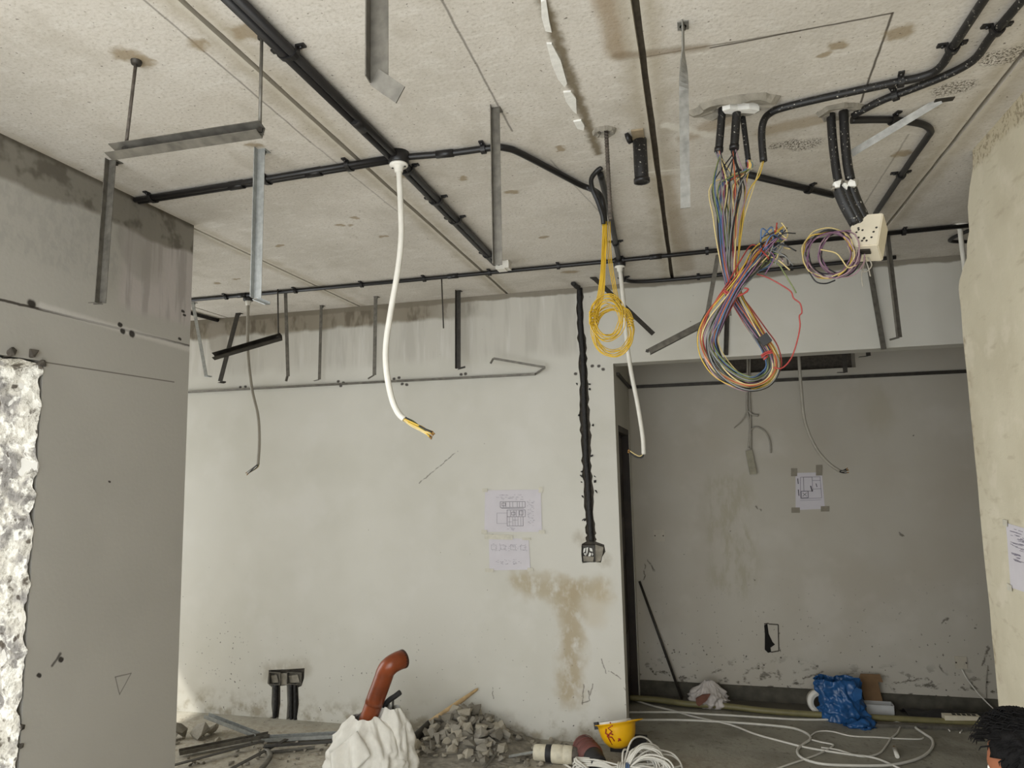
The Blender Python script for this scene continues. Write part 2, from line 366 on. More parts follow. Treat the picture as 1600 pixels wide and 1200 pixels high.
s = Surf('hacked_masonry', rgb(172,167,156), .95)
s.noise(rgb(112,108,104), 9, .42, .6, .9).noise(rgb(206,202,192), 20, .5, .62, .8).noise(rgb(74,66,56), 14, .60, .68, .9).specks(rgb(60,52,44), 24, .28, .25, .9)
M_hack = s.finish(.9, 40, .02)
M_cement = mat('raw_cement', rgb(138,132,120), .9, 0, .22, 30, .5)
M_core = mat('chased_masonry', rgb(78,72,64), .95, 0, .3, 40, .5)
M_joint = mat('dark_joint_mortar', rgb(96,88,76), .95, 0, .25, 30, .3)  # dark mortar backing that shows through the plank joints
M_skirt = mat('dark_cement_skirting', rgb(78,74,64), .85, 0, .3, 14, .3)
M_plaster = mat('white_filler', rgb(232,230,224), .8, 0, .05, 40, .3)
M_black = mat('black_pvc', rgb(24,22,22), .42, 0, .2, 30)
M_blackd = mat('black_pvc_splashed', rgb(26,24,23), .5, 0, 0, 130, .1, c2=rgb(176,170,158), thr=(.64,.70))
M_tar = mat('crusty_black_conduit', rgb(28,26,25), .6, 0, .35, 60, .8)
M_galv = mat('galvanised_steel', rgb(168,170,168), .42, .55, .2, 40)
M_galvd = mat('dull_grey_steel', rgb(112,108,100), .5, .5, .3, 30)
M_strip = mat('worn_galvanised_strip', rgb(140,138,132), .5, .45, .25, 40)
M_darksteel = mat('dark_steel', rgb(62,58,52), .55, .45, .3, 30)
M_rust = mat('rusty_rebar', rgb(92,84,76), .75, .3, .35, 60, .5)
M_white = mat('white_plastic', rgb(226,222,212), .45, 0, .05, 20)
M_cableW = mat('white_cable_sheath', rgb(216,212,202), .5, 0, .06, 20)
M_cableG = mat('grey_cable_sheath', rgb(158,152,140), .55, 0, .1, 20)
M_cream = mat('cream_plastic_box', rgb(222,212,190), .5, 0, .06, 20)
M_copper = mat('copper_strands', rgb(150,112,60), .45, .4, .3, 200)
WIRE = {k: mat('wire_'+k, c, .42, 0, .06, 20) for k, c in dict(yellow=rgb(196,162,62), blue=rgb(78,106,146), red=rgb(160,58,52), black=rgb(30,30,32), grey=rgb(120,120,118), orange=rgb(176,92,58), cream=rgb(206,186,130), purple=rgb(120,86,112), mauve=rgb(160,132,140), green=rgb(110,120,70), golden=rgb(206,168,44)).items()}
M_paper = mat('printed_paper', rgb(204,199,204), .8, 0, .03, 12)
M_ink = mat('grey_ink', rgb(66,62,72), .8, 0, .1, 20)
M_inkl = mat('pale_ink', rgb(122,116,130), .8, 0, .1, 20)
M_tape = mat('yellowed_tape', rgb(198,193,178), .5, 0, .1, 30)
M_taped = mat('brown_tape', rgb(128,120,104), .5, 0, .1, 30)
M_door = mat('dark_brown_door', rgb(46,36,28), .6, 0, .5, 7, .2)
M_brown = mat('brown_pvc', rgb(122,58,28), .3, 0, .35, 9)
M_sack = mat('white_woven_sack', rgb(222,218,208), .75, 0, .05, 30, .3)
M_stone = [mat('broken_concrete', c, .95, 0, .25, 22, .5) for c in (rgb(150,144,132), rgb(128,122,110), rgb(168,160,144))]
M_wood = mat('worn_wood', rgb(178,150,108), .65, 0, .2, 18)
M_yellow = mat('yellow_helmet_shell', rgb(232,176,20), .3, 0, .05, 10)
M_redp = mat('red_marker', rgb(150,40,24), .6, 0, .2, 30)
M_film = mat('masking_film', rgb(206,198,176), .55, 0, .12, 30, .3)
M_redtool = mat('dusty_red_casing', rgb(104,60,54), .6, 0, .25, 20)
M_rubber = mat('black_rubber', rgb(34,32,32), .65, 0, .3, 30)
M_thin = mat('thin_white_bag', rgb(196,188,182), .5, 0, .12, 14, .2)
M_blue = mat('blue_plastic_bag', rgb(36,84,136), .35, 0, .25, 14, .2)
M_card = mat('brown_cardboard', rgb(122,94,64), .8, 0, .12, 20)
M_cardw = mat('white_card', rgb(190,190,188), .7, 0, .05, 20)
M_green = mat('olive_plastic_pipe', rgb(122,115,78), .5, 0, .15, 14)
M_hair = mat('black_hair', rgb(12,10,10), .75, 0, .4, 60, .6); M_hair.node_tree.nodes['Principled BSDF'].inputs['Specular IOR Level'].default_value = .2
M_skin = mat('tanned_skin', rgb(150,92,62), .55, 0, .08, 12)
M_shirt = mat('dark_tshirt', rgb(52,56,66), .85, 0, .1, 20)
M_trouser = mat('dark_trousers', rgb(40,40,44), .85, 0, .1, 20)
M_shoe = mat('grey_shoe', rgb(70,68,66), .7, 0, .1, 20)

# ================================================================== STRUCTURE

fl = MB().box((XEND-.2, YBK, -.2), (XW, YB+.2, 0)).build('floor', M_floor); struct(fl)
cl = MB().box((XEND-.2, YBK, H+.035), (XW, YB+.2, H+.25)).build('ceiling', M_joint); struct(cl)
joints = [XEND-.2, -4.70, -3.55, -2.40, -1.25, -0.098, 1.04, 2.19, XW]
for a, b in zip(joints, joints[1:]):
    g = .008 if abs(a+.098) > .01 and abs(b+.098) > .01 else .011
    e0 = [Vector((a+g+random.uniform(-.0015,.0015), YBK+(YB+.2-YBK)*i/60, H)) for i in range(61)]
    e1 = [Vector((b-g+random.uniform(-.0015,.0015), YBK+(YB+.2-YBK)*i/60, H)) for i in range(61)]
    MB().prism(e0 + e1[::-1], (0,0,.036)).build('ceiling_panel', ceiling_material(a, b), cl)
t4 = root('ceiling_patches'); struct(t4)  # not trim: filler patches and broken hole edges under the ceiling
def patch(pts, th, m, name='filler_patch'):                    # lumpy patch stuck under the ceiling
    MB().prism([ceil(*p) for p in pts], (0,0,-th)).build(name, m, t4)
patch([(854,66),(862,66),(876,92),(886,128),(882,134),(872,122),(862,98)], .006, M_plaster)
patch([(880,142),(892,141),(900,152),(901,176),(894,170),(884,156)], .006, M_plaster)
patch([(896,188),(908,186),(913,194),(912,202),(902,199)], .006, M_plaster)
patch([(845,0),(853,-4),(858,30),(862,48),(852,46),(846,24)], .006, M_plaster)

# main back wall: masonry core, plaster skin with chases cut into it
wb = root('wall_back'); struct(wb)
core = MB().box((XEND, YF+.03, 0), (XJ-.02, YF+.15, H)); core.build('masonry_core', M_core, wb)
def X(px, py): return wal(px, py).x
def Zw(px, py): return wal(px, py).z
chase = [(905,440,6),(906,480,6.5),(908,520,7),(911,560,7.5),(912,600,8),(913,640,9),(915,680,10),(916,720,9),(919,760,9),(921,800,9),(923,830,9),(924,846,10)]
def dense(ch):
    out = []
    for (a, b) in zip(ch, ch[1:]):
        for i in range(5): t = i/5; out.append(tuple(a[k]*(1-t)+b[k]*t for k in range(3)))
    return out + [ch[-1]]
dc = dense(chase)
Rj = [wal(x+w*.75+random.uniform(-1.2,2.2), y) for x, y, w in dc]; Lj = [wal(x-w*.75-random.uniform(-1.2,2.2), y) for x, y, w in dc]
boxn = [wal(944,851), wal(946,862), wal(941,870), wal(939,879), wal(925,878), wal(910,880), wal(908,866), wal(909,850)]
Rj = [p for p in Rj if p.z < H-.004]; Lj = [p for p in Lj if p.z < H-.004]; Rj = [Vector((Rj[0].x, YF, H))] + Rj; Lj = [Vector((Lj[0].x, YF, H))] + Lj
bx = [wal(420,1165), wal(426,1120), wal(424,1100), wal(425,1074), wal(418,1068), wal(420,1047), wal(440,1046), wal(476,1044), wal(475,1060), wal(471,1072), wal(466,1074), wal(467,1100), wal(464,1120), wal(464,1165)]
bx[0].z = 0; bx[-1].z = 0
xm1 = wal(443,1046).x; xm2 = wal(925,879).x
V3 = lambda x, z: Vector((x, YF, z))
polyA = [V3(XEND,0)] + bx[:7] + [V3(xm1, wal(441,1046).z), V3(xm1,H), V3(XEND,H)]
polyB = [V3(xm1, wal(441,1046).z)] + bx[7:] + [V3(xm2,0), V3(xm2, boxn[4].z)] + boxn[5:] + Lj[::-1] + [V3(xm1,H)]
polyC = [V3(xm2,0), V3(XJ,0), V3(XJ,H)] + Rj + boxn[:4] + [V3(xm2, boxn[4].z)]
for q in (polyA, polyB, polyC): MB().prism(q, (0,.031,0)).build('plaster_skin', M_back, wb)
isl = [wal(433,1165), wal(434,1130), wal(438,1100), wal(438,1072), wal(448,1071), wal(449,1100), wal(447,1130), wal(448,1165)]
isl[0].z = isl[-1].z = 0
MB().prism(isl, (0,.031,0)).build('plaster_skin', M_back, wb)
beam = MB().box((XJ, YF, 2.454), (XW, YF+.15, H)).build('lintel', M_back, wb)
# side wall of the opening with a doorway
ws = root('wall_opening_side'); struct(ws)
DY0, DY1, DH = 4.87, 5.66, 2.05
sw = MB().box((XJ-.12, YF+.15, DH), (XJ, YB, H)).box((XJ-.12, YF+.15, 0), (XJ, DY0, DH)).box((XJ-.02, YF+.031, 0), (XJ, YF+.151, 2.454)).box((XJ-.12, DY1, 0), (XJ, YB, DH)); sw.build('plaster_skin', M_back, ws)
dr = MB().box((XJ-.10, DY0, 0), (XJ-.06, DY1, DH)).build('door_1', M_door); struct(dr)
for zz in (.25, 1.1, 1.7):
    MB().box((XJ-.062, DY0+.1, zz), (XJ-.052, DY1-.1, zz+.28)).build('door_panel', M_door, dr)
fr = MB().box((XJ-.06, DY0, 0), (XJ-.004, DY0+.045, DH)).box((XJ-.06, DY1-.045, 0), (XJ-.004, DY1, DH)).box((XJ-.06, DY0, DH-.045), (XJ-.004, DY1, DH)); fr.build('door_frame', M_door, dr)
# rear room
wr = root('wall_rear'); struct(wr)
h0, h1 = bak(1130,560), bak(1336,560)
za, zb = 2.475, 2.70
MB().box((XJ-.12, YB, 0), (XW, YB+.15, za)).box((XJ-.12, YB, za), (h0.x, YB+.15, zb)).box((h1.x, YB, za), (XW, YB+.15, zb)).box((XJ-.12, YB, zb), (XW, YB+.15, H)).build('plaster_skin', M_rear, wr)
MB().box((h0.x-.05, YB+.13, za-.05), (h1.x+.05, YB+.16, zb+.05)).build('duct_back', M_core, wr)
# plate painting the shade in a rear wall hole, dark flake standing open
hp = [bak(x,y,.004) for x, y in ((1194,977),(1199,975),(1201,990),(1207,1003),(1211,1007),(1204,1012),(1205,1019),(1200,1020),(1195,1015),(1195,990))]
MB().prism(hp, (0,.006,0)).build('hole_shade_plate', mat('hole_shadow', rgb(22,19,16), 1, 0, .2, 30), wr)
ol = MB()
for a, b in (((1201,975),(1216,976)),((1216,976),(1217,1017)),((1217,1017),(1205,1019)),((1194,975),(1201,974))): ol.bar(bak(*a,.002), bak(*b,.002), (0,1,0), .004, .008)
ol.build('hole_rim', M_core, wr)
sk = MB().box((XJ, YB-.018, 0), (XW, YB+.01, .105)).build('baseboard_back', M_skirt); struct(sk)
wn = MB().box((XR+.15, 3.22, 0), (XW+.15, 3.37, H)).build('wall_added_return', M_right); struct(wn)  # unseen wall, added to keep stray daylight out of the rear room
we = MB().box((XW, 3.37, 0), (XW+.15, YB+.15, H)).build('wall_far_right', M_rear); struct(we)

# left wall with the hacked opening
wl = root('wall_left'); struct(wl)
OY0, OY1, OZ = .15, 2.085, 2.20
TL = .30
MB().box((XL-TL, OY1, 0), (XL, 2.868, H)).box((XL-TL, YBK, OZ), (XL, OY1, H)).box((XL-TL, YBK, 0), (XL, OY0, OZ)).build('plaster_skin', M_left, wl)
def rough_face(o, u, v, n, nu, nv, amp, sc):                   # displaced grid over o + u*i + v*j
    m = MB(); vs = []
    for j in range(nv+1):
        for i in range(nu+1):
            p = Vector(o) + Vector(u)*(i/nu) + Vector(v)*(j/nv)
            d = mnoise.fractal(p*sc, .9, 2.1, 5)*amp; vs.append(p + Vector(n)*(.012 + d))
    m.add(vs, [(j*(nu+1)+i, j*(nu+1)+i+1, (j+1)*(nu+1)+i+1, (j+1)*(nu+1)+i) for j in range(nv) for i in range(nu)]); return m
rough_face((XL-TL, OY1, -.01), (TL+.004,0,0), (0,0,OZ+.02), (0,-1,0), 40, 220, .022, 13).build('hacked_jamb', M_hack, wl)
rough_face((XL-TL, OY0, OZ), (TL,0,0), (0,OY1-OY0,0), (0,0,-1), 20, 120, .018, 13).build('hacked_soffit', M_hack, wl)
for px, py, r in ((15,551,.022),(52,553,.02),(35,1136,.016),(33,1165,.012),(65,566,.02)):
    p = onX(px, py, XL); m = MB(); pts = [p + jit(r) for _ in range(14)]
    b = bmesh.new(); [b.verts.new(q) for q in pts]; bmesh.ops.convex_hull(b, input=b.verts)
    b.verts.ensure_lookup_table(); b.verts.index_update(); m.add([v.co.copy() for v in b.verts], [[v.index for v in f.verts] for f in b.faces]); b.free(); m.build('mortar_lump', M_core, wl)

# right wall: far end broken back near the ceiling
YR0 = 1.55
prof = [(YR0,0),(3.40,0)]
for i in range(24):
    t = i/23; prof.append((3.40 - .024*t + random.uniform(-.006,.006), .1 + 2.40*t))
prof += [(3.36,2.53),(3.30,2.575),(3.255,2.60),(3.235,2.66),(3.20,2.70),(3.19,2.80),(3.15,2.87),(3.10,2.93),(3.085,H),(YR0,H)]
wr2 = MB().prism([Vector((XR,y,z)) for y, z in prof], (.15,0,0)).build('wall_right', M_right); struct(wr2)
wy = MB().box((.45, YBK-.15, 0), (XW+.15, YBK, H)).build('wall_added_behind', M_back); struct(wy)  # unseen wall, added to cut daylight on the right ceiling and left wall
wx = MB().box((XW, YBK, 0), (XW+.15, 3.22, H)).build('wall_added_side', M_back); struct(wx)  # unseen wall, added and left solid to shape light on the left wall
# far left end wall with a window opening
wf = MB().box((XEND-.15, 2.3, 0), (XEND, YF, .3)).box((XEND-.15, 2.3, 2.6), (XEND, YF, H)).box((XEND-.15, 2.3, .3), (XEND, 2.5, 2.6)).box((XEND-.15, 4.3, .3), (XEND, YF, 2.6)).box((XEND-.15, 2.2, 0), (XL-TL, 2.35, H)).build('wall_far_left', M_back); struct(wf)

# trims: metal angle along the walls at the old false ceiling line
tp = [wal(285,613.5), wal(560,599), wal(837,585)]
t1 = root('trim_1'); struct(t1)
for a, b in zip(tp, tp[1:]): MB().bar(a+Vector((0,-.012,0)), b+Vector((0,-.012,0)), (0,1,0), .024, .014).build('wall_angle', M_galvd, t1)
e0, e1, e2 = wal(837,585), onY(852,574,YF-.10), onY(771,560,YF-.16)
MB().bar(e0+Vector((0,-.015,0)), e1, (0,0,1), .014, .003).build('bent_end', M_galvd, t1); MB().bar(e1, e2, (0,0,1), .016, .003).build('bent_end', M_galvd, t1)
q = e2; MB().bar(q, q+Vector((-.02,-.005,-.035)), (1,0,0), .014, .003).build('bent_end', M_galvd, t1)
ta, tb = bak(968,606), bak(1520,580)
t2 = MB().bar(ta+Vector((0,-.01,0)), tb+Vector((0,-.01,0)), (0,1,0), .022, .024).build('trim_2', M_darksteel); struct(t2)
s0 = MB().bar(Vector((XJ+.01,YF+.17,ta.z)), Vector((XJ+.01,YB,ta.z)), (1,0,0), .02, .02).build('trim_3', M_darksteel); struct(s0)

# ================================================================== CONDUITS ON THE CEILING
def offset_path(pts, d):                                       # shift a near-horizontal path sideways
    out = []
    for i, p in enumerate(pts):
        t = pts[min(i+1,len(pts)-1)] - pts[max(i-1,0)]; t.z = 0
        if t.length < 1e-6: t = Vector((1,0,0))
        t.normalize(); out.append(p + Vector((t.y, -t.x, 0))*d)
    return out
def along(pts, k):                                             # point and direction at fraction k
    L = [(b-a).length for a, b in zip(pts, pts[1:])]; d = k*sum(L)
    for a, b, l in zip(pts, pts[1:], L):
        if d <= l: return a + (b-a)*(d/l), (b-a).normalized()
        d -= l
    return pts[-1], (pts[-1]-pts[-2]).normalized()
def saddle(parent, p, d, half, r, m):                          # strap clip with two screw ears
    sv = Vector((d.y, -d.x, 0)).normalized(); b = MB(); w = .009
    n = 8; arc = []
    for i in range(n+1):
        a = math.pi*i/n; arc.append(sv*(math.cos(a)*(half+.004)) + Vector((0,0,-1))*(math.sin(a)*(r+.005)))
    for a0, a1 in zip(arc, arc[1:]):
        m0 = (a0+a1)/2; b.obox(p+m0, (a1-a0)*.55, d*w, ((a1-a0).cross(d)).normalized()*.0022)
    for k in (-1, 1):
        c = p + sv*k*(half+.014); c.z = H-.0035; b.obox(c, sv*.014, d*w, Vector((0,0,.003)))
        q = p + sv*k*(half+.003); q.z = (p.z+H-.002)/2; b.obox(q, sv*.003, d*w, Vector((0,0,(H-.002-p.z)/2)))
        b.lathe([(0,-.008),(.005,-.008),(.005,0)], c, (0,0,1), 8)
    return b.build('saddle_clip', m, parent)
def conduit(label, pts, r, m=None, n=1, clips=(), couplings=(), bend=True, group='black conduits under the ceiling', name='conduit_run'):
    m = m or M_black; path = smooth_path(pts, 8) if bend else [Vector(p) for p in pts]
    mid = path[len(path)//2]; t = thing(name, label, 'conduit', Vector((mid.x, mid.y, min(p.z for p in path)-r)), group)
    for i in range(n):
        o = (i-(n-1)/2)*r*2.05
        MB().tube(offset_path(path, o) if n > 1 else path, r, 10).build('pipe', m, t)
    for k in clips:
        p, d = along(path, k); saddle(t, p, d, r*n, r, m)
    for k in couplings:
        p, d = along(path, k); MB().tube([p-d*.035, p+d*.035], r*1.22*n**.5, 12).build('coupling', m, t)
    return t
G = .016   # centre of a pipe below the slab
conduit('thick double black conduit running away under the left ceiling planks', [ceil(330,-34,G+.004), ceil(610,240,G+.004), ceil(776,412,G+.004)], .0135, n=2, clips=(.13,.46,.595,.70,.93), couplings=(.30,), bend=False)
conduit('double black conduit from the left wall to the round junction box', [ceil(214,314,G), ceil(390,286,G), ceil(612,249,G)], .0115, n=2, clips=(.07,.54,.85), couplings=(.42,.72), bend=False)
conduit('black conduit from the round junction box bending down towards the yellow wires', [ceil(630,246,G), ceil(700,240,G), ceil(770,231,G), ceil(792,232,G), ceil(812,239,G), ceil(860,264,G), ceil(905,288,G), ceil(925,296,G+.02), onY(938,306,2.86), onY(943,326,2.86), onY(945,352,2.86)], .0125, clips=(.27,), couplings=(.14,))
conduit('long thin black conduit across the ceiling parallel to the back wall', [ceil(297,469,G), ceil(640,438,G), ceil(968,407,G), ceil(1525,351,G)], .0125, clips=(.06,.17,.27,.36,.45,.54,.62,.72,.80,.93), couplings=(.085,.4,.66), bend=False)
conduit('black conduit bending along the top of the back wall', [ceil(966,408,G), ceil(970,425,G), ceil(976,437,G), ceil(1000,440,G), ceil(1060,436,G), ceil(1140,428,G), ceil(1260,416,G), ceil(1400,402,G)], .0125, clips=(.2,.45,.72))
conduit('short black conduit running away behind the yellow wires', [ceil(938,272,G), ceil(950,320,G), ceil(959,365,G), ceil(967,406,G)], .0135, clips=(.75,))
conduit('splashed black conduit curving in from top right, ending over the coloured wires', [ceil(1560,-34,G), ceil(1537,0,G), ceil(1492,69,G), ceil(1470,104,G), ceil(1444,119,G), ceil(1390,131,G), ceil(1288,153,G), ceil(1222,169,G), ceil(1202,178,G+.004), onY(1193,190,2.46), onY(1190,212,2.46), onY(1193,252,2.46)], .0125, M_blackd, clips=(.27,.47))
conduit('splashed black conduit nearest the right wall, ending at the paired black tubes', [ceil(1620,-34,G), ceil(1597,0,G), ceil(1549,57,G), ceil(1522,93,G), ceil(1480,117,G), ceil(1420,141,G), ceil(1378,157,G), ceil(1333,180,G)], .0125, M_blackd, clips=(.28,.80))
conduit('black conduit with a sharp elbow behind the paired black tubes', [ceil(1330,188,G), ceil(1365,187,G), ceil(1400,188,G), ceil(1440,194,G), ceil(1454,204,G), ceil(1448,216,G), ceil(1420,256,G), ceil(1368,334,G)], .0125, clips=(.12,.62))
conduit('straight black conduit between the coloured wires and the taped tubes', [ceil(1152,269,G), ceil(1302,305,G)], .0145, clips=(.72,), bend=False)
conduit('short black conduit elbow at the corner behind the right wall', [ceil(1540,352,G), ceil(1510,362,G), ceil(1484,376,G), ceil(1520,378,G)], .010)
conduit('black conduit at the far left end of the ceiling', [ceil(270,482,G), ceil(345,502,G)], .014, bend=False)

# junction boxes and ceiling roses
def junction(label, px, py, r, m, plate=None, cat='junction box'):
    p = ceil(px, py, .02); t = thing('junction_box', label, cat, p+Vector((0,0,-.03)), 'ceiling junction boxes')
    MB().lathe([(0,.02),(r,.02),(r,-.024),(r*.92,-.028),(0,-.028)], p, seg=20).build('box', m, t)
    if plate:
        MB().lathe([(0,-.028),(plate,-.028),(plate,-.034),(plate*.9,-.038),(.018,-.040),(.016,-.06),(0,-.06)], p, seg=24).build('cover_plate', M_white, t)
        for k in (-1, 1): MB().lathe([(0,-.042),(.004,-.042),(.004,-.036)], p+Vector((k*plate*.72,0,0)), seg=8).build('screw', M_darksteel, t)
    return p
ja = junction('round black junction box with white cover where two conduits cross', 623, 246, .040, M_black, .036)
jb = junction('small junction box with white cover above the far left cable', 388, 464, .034, M_black, .020)
jc = junction('junction box with white cover above the cable by the yellow coil', 968, 409, .036, M_black, .030)
wbx = ceil(788,414,.02); t = thing('junction_box', 'square white conduit box beneath the far end of the double conduit', 'junction box', wbx+Vector((0,0,-.04)), 'ceiling junction boxes')
MB().box(wbx+Vector((-.045,-.035,-.028)), wbx+Vector((.035,.035,.018))).build('box', M_white, t); MB().box(wbx+Vector((-.04,-.04,-.034)), wbx+Vector((.012,.03,-.028))).build('cover_plate', M_white, t)

# ================================================================== HANGING CABLES
def cable(label, pts, r, m, tail=None, tails=4, cols=('yellow','black','cream','green'), name='hanging_cable', rose=False):
    p = smooth_path(pts, 8); t = thing(name, label, 'cable', Vector((p[-1].x, p[-1].y, min(q.z for q in p)-.01)), 'cables hanging from the ceiling')
    MB().tube(p, r, 10).build('sheath', m, t)
    if tail:
        e = p[-1]
        for i in range(tails):
            o = jit(r*.7); tp_ = [e - (p[-1]-p[-3]) + o*.6, e + o] + [q + o*1.3 + jit(.006) for q in tail]
            w = MB().tube(smooth_path(tp_, 4), r*.30, 6).build('wire', WIRE[cols[i % len(cols)]], t)
            MB().tube([tp_[-1], tp_[-1] + (tp_[-1]-tp_[-2]).normalized()*.012], r*.28, 6).build('stripped_end', M_copper, w)
    return t
y = ja.y
cable('thick white cable hanging from the round junction box, end stripped to bare wires', [ja+Vector((0,0,-.03)), onY(626,320,y), onY(627,370,y), onY(622,420,y), onY(610,490,y), onY(603,540,y), onY(604,580,y), onY(612,622,y), onY(622,645,y), onY(632,655,y)], .0118, M_cableW, [onY(648,664,y), onY(660,670,y), onY(672,678,y)], 7)
y = jb.y
cable('grey cable hanging at far left with a hooked bare end', [jb+Vector((0,0,-.03)), onY(387,520,y), onY(388,560,y), onY(394,610,y), onY(403,650,y), onY(405,690,y), onY(403,726,y)], .0105, M_cableG, [onY(400,732,y), onY(388,740,y)], 4, ('black','grey','cream'))
y = jc.y
cable('white cable hanging in front of the opening jamb, hooked end', [jc+Vector((0,0,-.03)), onY(974,470,y), onY(979,530,y), onY(986,580,y), onY(996,630,y), onY(1004,680,y), onY(1006,710,y)], .0125, M_cableW, [onY(1003,716,y), onY(996,714,y), onY(984,709,y)], 3, ('black','cream','black'))
y = 5.25
cable('grey cable curving down over the rear room wall', [Vector((onY(1246,520,y).x, y, H)), onY(1246,520,y), onY(1249,570,y), onY(1252,610,y), onY(1258,660,y), onY(1275,700,y), onY(1295,724,y), onY(1312,736,y)], .0115, M_cableG, [onY(1318,737,y), onY(1324,735,y)], 4, ('black','black'))
yc = ceil(1500,357,.02)
t = cable('white cable dropping through a ceiling plate beside the right wall', [yc, yc+Vector((.0,0,-.08)), yc+Vector((.004,0,-.25))], .012, M_cableW)
MB().lathe([(0,0),(.045,0),(.045,-.006),(.02,-.012),(.016,-.02),(0,-.02)], yc+Vector((0,0,.018)), seg=20).build('ceiling_plate', M_white, t)

# grey cables with a connector strip hanging on the rear wall
yb = YB-.02
t = thing('hanging_connector', 'cluster of grey cables with an oblong connector hanging on the rear wall', 'connector', onY(1175,742,yb), None)
for pts, r in (([(1168,560),(1168,600),(1167,640),(1172,662),(1170,700)],.008), ([(1172,560),(1171,610),(1173,660),(1173,702)],.006), ([(1168,641),(1160,656),(1147,669)],.004), ([(1172,672),(1182,667),(1195,674),(1203,690),(1204,708)],.006), ([(1169,642),(1176,648),(1185,649)],.008)):
    MB().tube(smooth_path([onY(a,b,yb-r) for a, b in pts], 6), r, 8).build('cable', M_cableG, t)
ca, cb_ = onY(1170,704,yb-.012), onY(1177,741,yb-.012)
MB().bar(ca, cb_, (1,0,0), .05, .022).build('connector_strip', mat('dusty_connector', rgb(146,140,120), .6), t)

# ================================================================== BRACKETS LEFT FROM THE FALSE CEILING
BG = 'steel hanger brackets left from the false ceiling'
def bracket(label, top, bot, w, m, foot=None, kind='L', footdy=0.0, top3=None, flange=None, bot_y=None, broad=False):
    a = Vector(top3) if top3 is not None else ceil(*top)
    b = onY(bot[0], bot[1], a.y if bot_y is None else bot_y)
    t = thing('hanger_bracket', label, 'bracket', Vector((b.x, b.y, b.z)), BG)
    side = (1,.12,0)
    if kind == 'L': MB().angle(a+Vector((0,0,.004)), b, side, w, .0025, flange or w*.8).build('stem', m, t)
    elif kind == 'flat': MB().bar(a+Vector((0,0,.004)), b, side, w, .003).build('stem', m, t)
    elif kind == 'twist':                                      # strip twisted part-way along
        n = 40; mb = MB(); vs = []
        for i in range(n+1):
            k = i/n; p = a*(1-k)+b*k; an = math.radians(80)*(1-min(1,max(0,(k-.16)/.22)))
            u = Vector((math.cos(an), math.sin(an), 0))*(w/2); nn = Vector((-math.sin(an), math.cos(an), 0))*.0016
            vs += [p-u-nn, p+u-nn, p+u+nn, p-u+nn]
        mb.add(vs, [(4*i+j, 4*i+(j+1)%4, 4*i+4+(j+1)%4, 4*i+4+j) for i in range(n) for j in range(4)] + [(3,2,1,0), (4*n,4*n+1,4*n+2,4*n+3)])
        mb.build('stem', m, t)
    MB().box(a+Vector((-w*.6,-.004,-.003)), a+Vector((w*.6,.035,.003))).build('ceiling_tab', m, t)
    MB().lathe([(0,-.014),(.007,-.014),(.007,-.003),(.011,-.003),(.011,.0)], a+Vector((0,.018,0)), seg=6, smooth=False).build('bolt', M_darksteel, t)
    if foot:
        fpt = onY(foot[0], foot[1], b.y + footdy)
        if broad: MB().bar(b + (b-fpt).normalized()*w*.25 + Vector((0,-.004,.004)), fpt + Vector((0,-.004,0)), (fpt-b).cross(Vector((0,1,.3))), w*.92, .003).build('foot', m, t)
        else: MB().angle(b, fpt, (fpt-b).cross(Vector((0,1,.3))), w*.34, .0025, w*.8).build('foot', m, t)
    return t
bracket('galvanised angle bracket in front of the left wall, foot bent left', (176,250), (160,474), .030, M_galvd, (146,474))
bracket('bright galvanised angle bracket right of the trapeze hanger, foot bent right', (408,233), (402,466), .032, M_galv, (422,474))
nb = onZ(592,128,H-.40); bracket('large near steel angle bracket cut by the top of the picture', None, (592,128), .042, M_galvd, (627,150), top3=(nb.x, nb.y, H), flange=.03, broad=True)
bracket('dark angle bracket hanging beyond the thick double conduit', (774,168), (778,414), .030, M_galvd)
bracket('long twisted flat strip hanging right of the ceiling joint', (1067,34), (1071,325), .026, M_strip, kind='twist')
bracket('dark angle bracket nearest the chased pipe on the back wall', (716,454), (716,576), .034, M_darksteel, (727,573))
bracket('grey strip with a slanted foot just left of the thick white cable', (587,463), (585,586), .026, M_galvd, (575,592), kind='flat', footdy=-.02)
bracket('grey strip with its foot bent left, midway along the back wall', (502,477), (499,593), .022, M_galvd, (491,595), kind='flat')
bracket('grey strip with a twisted tip beside the tilted dark channel', (446,454), (450,588), .024, M_galvd, (448,596), kind='flat')
bracket('dark flat strip slanting behind the tilted dark channel', (372,489), (344,596), .036, M_darksteel, (353,597), kind='flat')
bracket('pale thin strip leaning at the far left end of the back wall', (301,472), (322,587), .024, M_galv, (331,588), kind='flat')
bracket('bent dark strip slanting down right of the yellow coil', (926,433), (1021,522), .030, M_darksteel, kind='flat')
bracket('dark bracket behind the loop of coloured wires', (1138,428), (1134,555), .030, M_darksteel)
bracket('grey strip leaning below the cream junction box', (1357,408), (1381,546), .032, M_galvd, kind='flat')
bracket('grey angle bracket with hooked foot nearest the right wall', (1386,368), (1405,527), .030, M_galvd, (1390,531))
# elbowed bracket below the coloured wires
a = ceil(1122,398); b = onY(1103,503,a.y); c = onY(1014,549,a.y-.05)
t = thing('hanger_bracket', 'bent bracket with a slotted arm reaching left below the coloured wires', 'bracket', c, BG)
MB().bar(a, b, (1,.1,0), .026, .003).build('stem', M_galvd, t); MB().angle(b, c, (0,.2,1), .036, .003, .02).build('slotted_arm', M_galvd, t)
MB().bar(c, c+Vector((-.018,0,.006)), (0,0,1), .018, .003).build('arm_tip', M_darksteel, t)
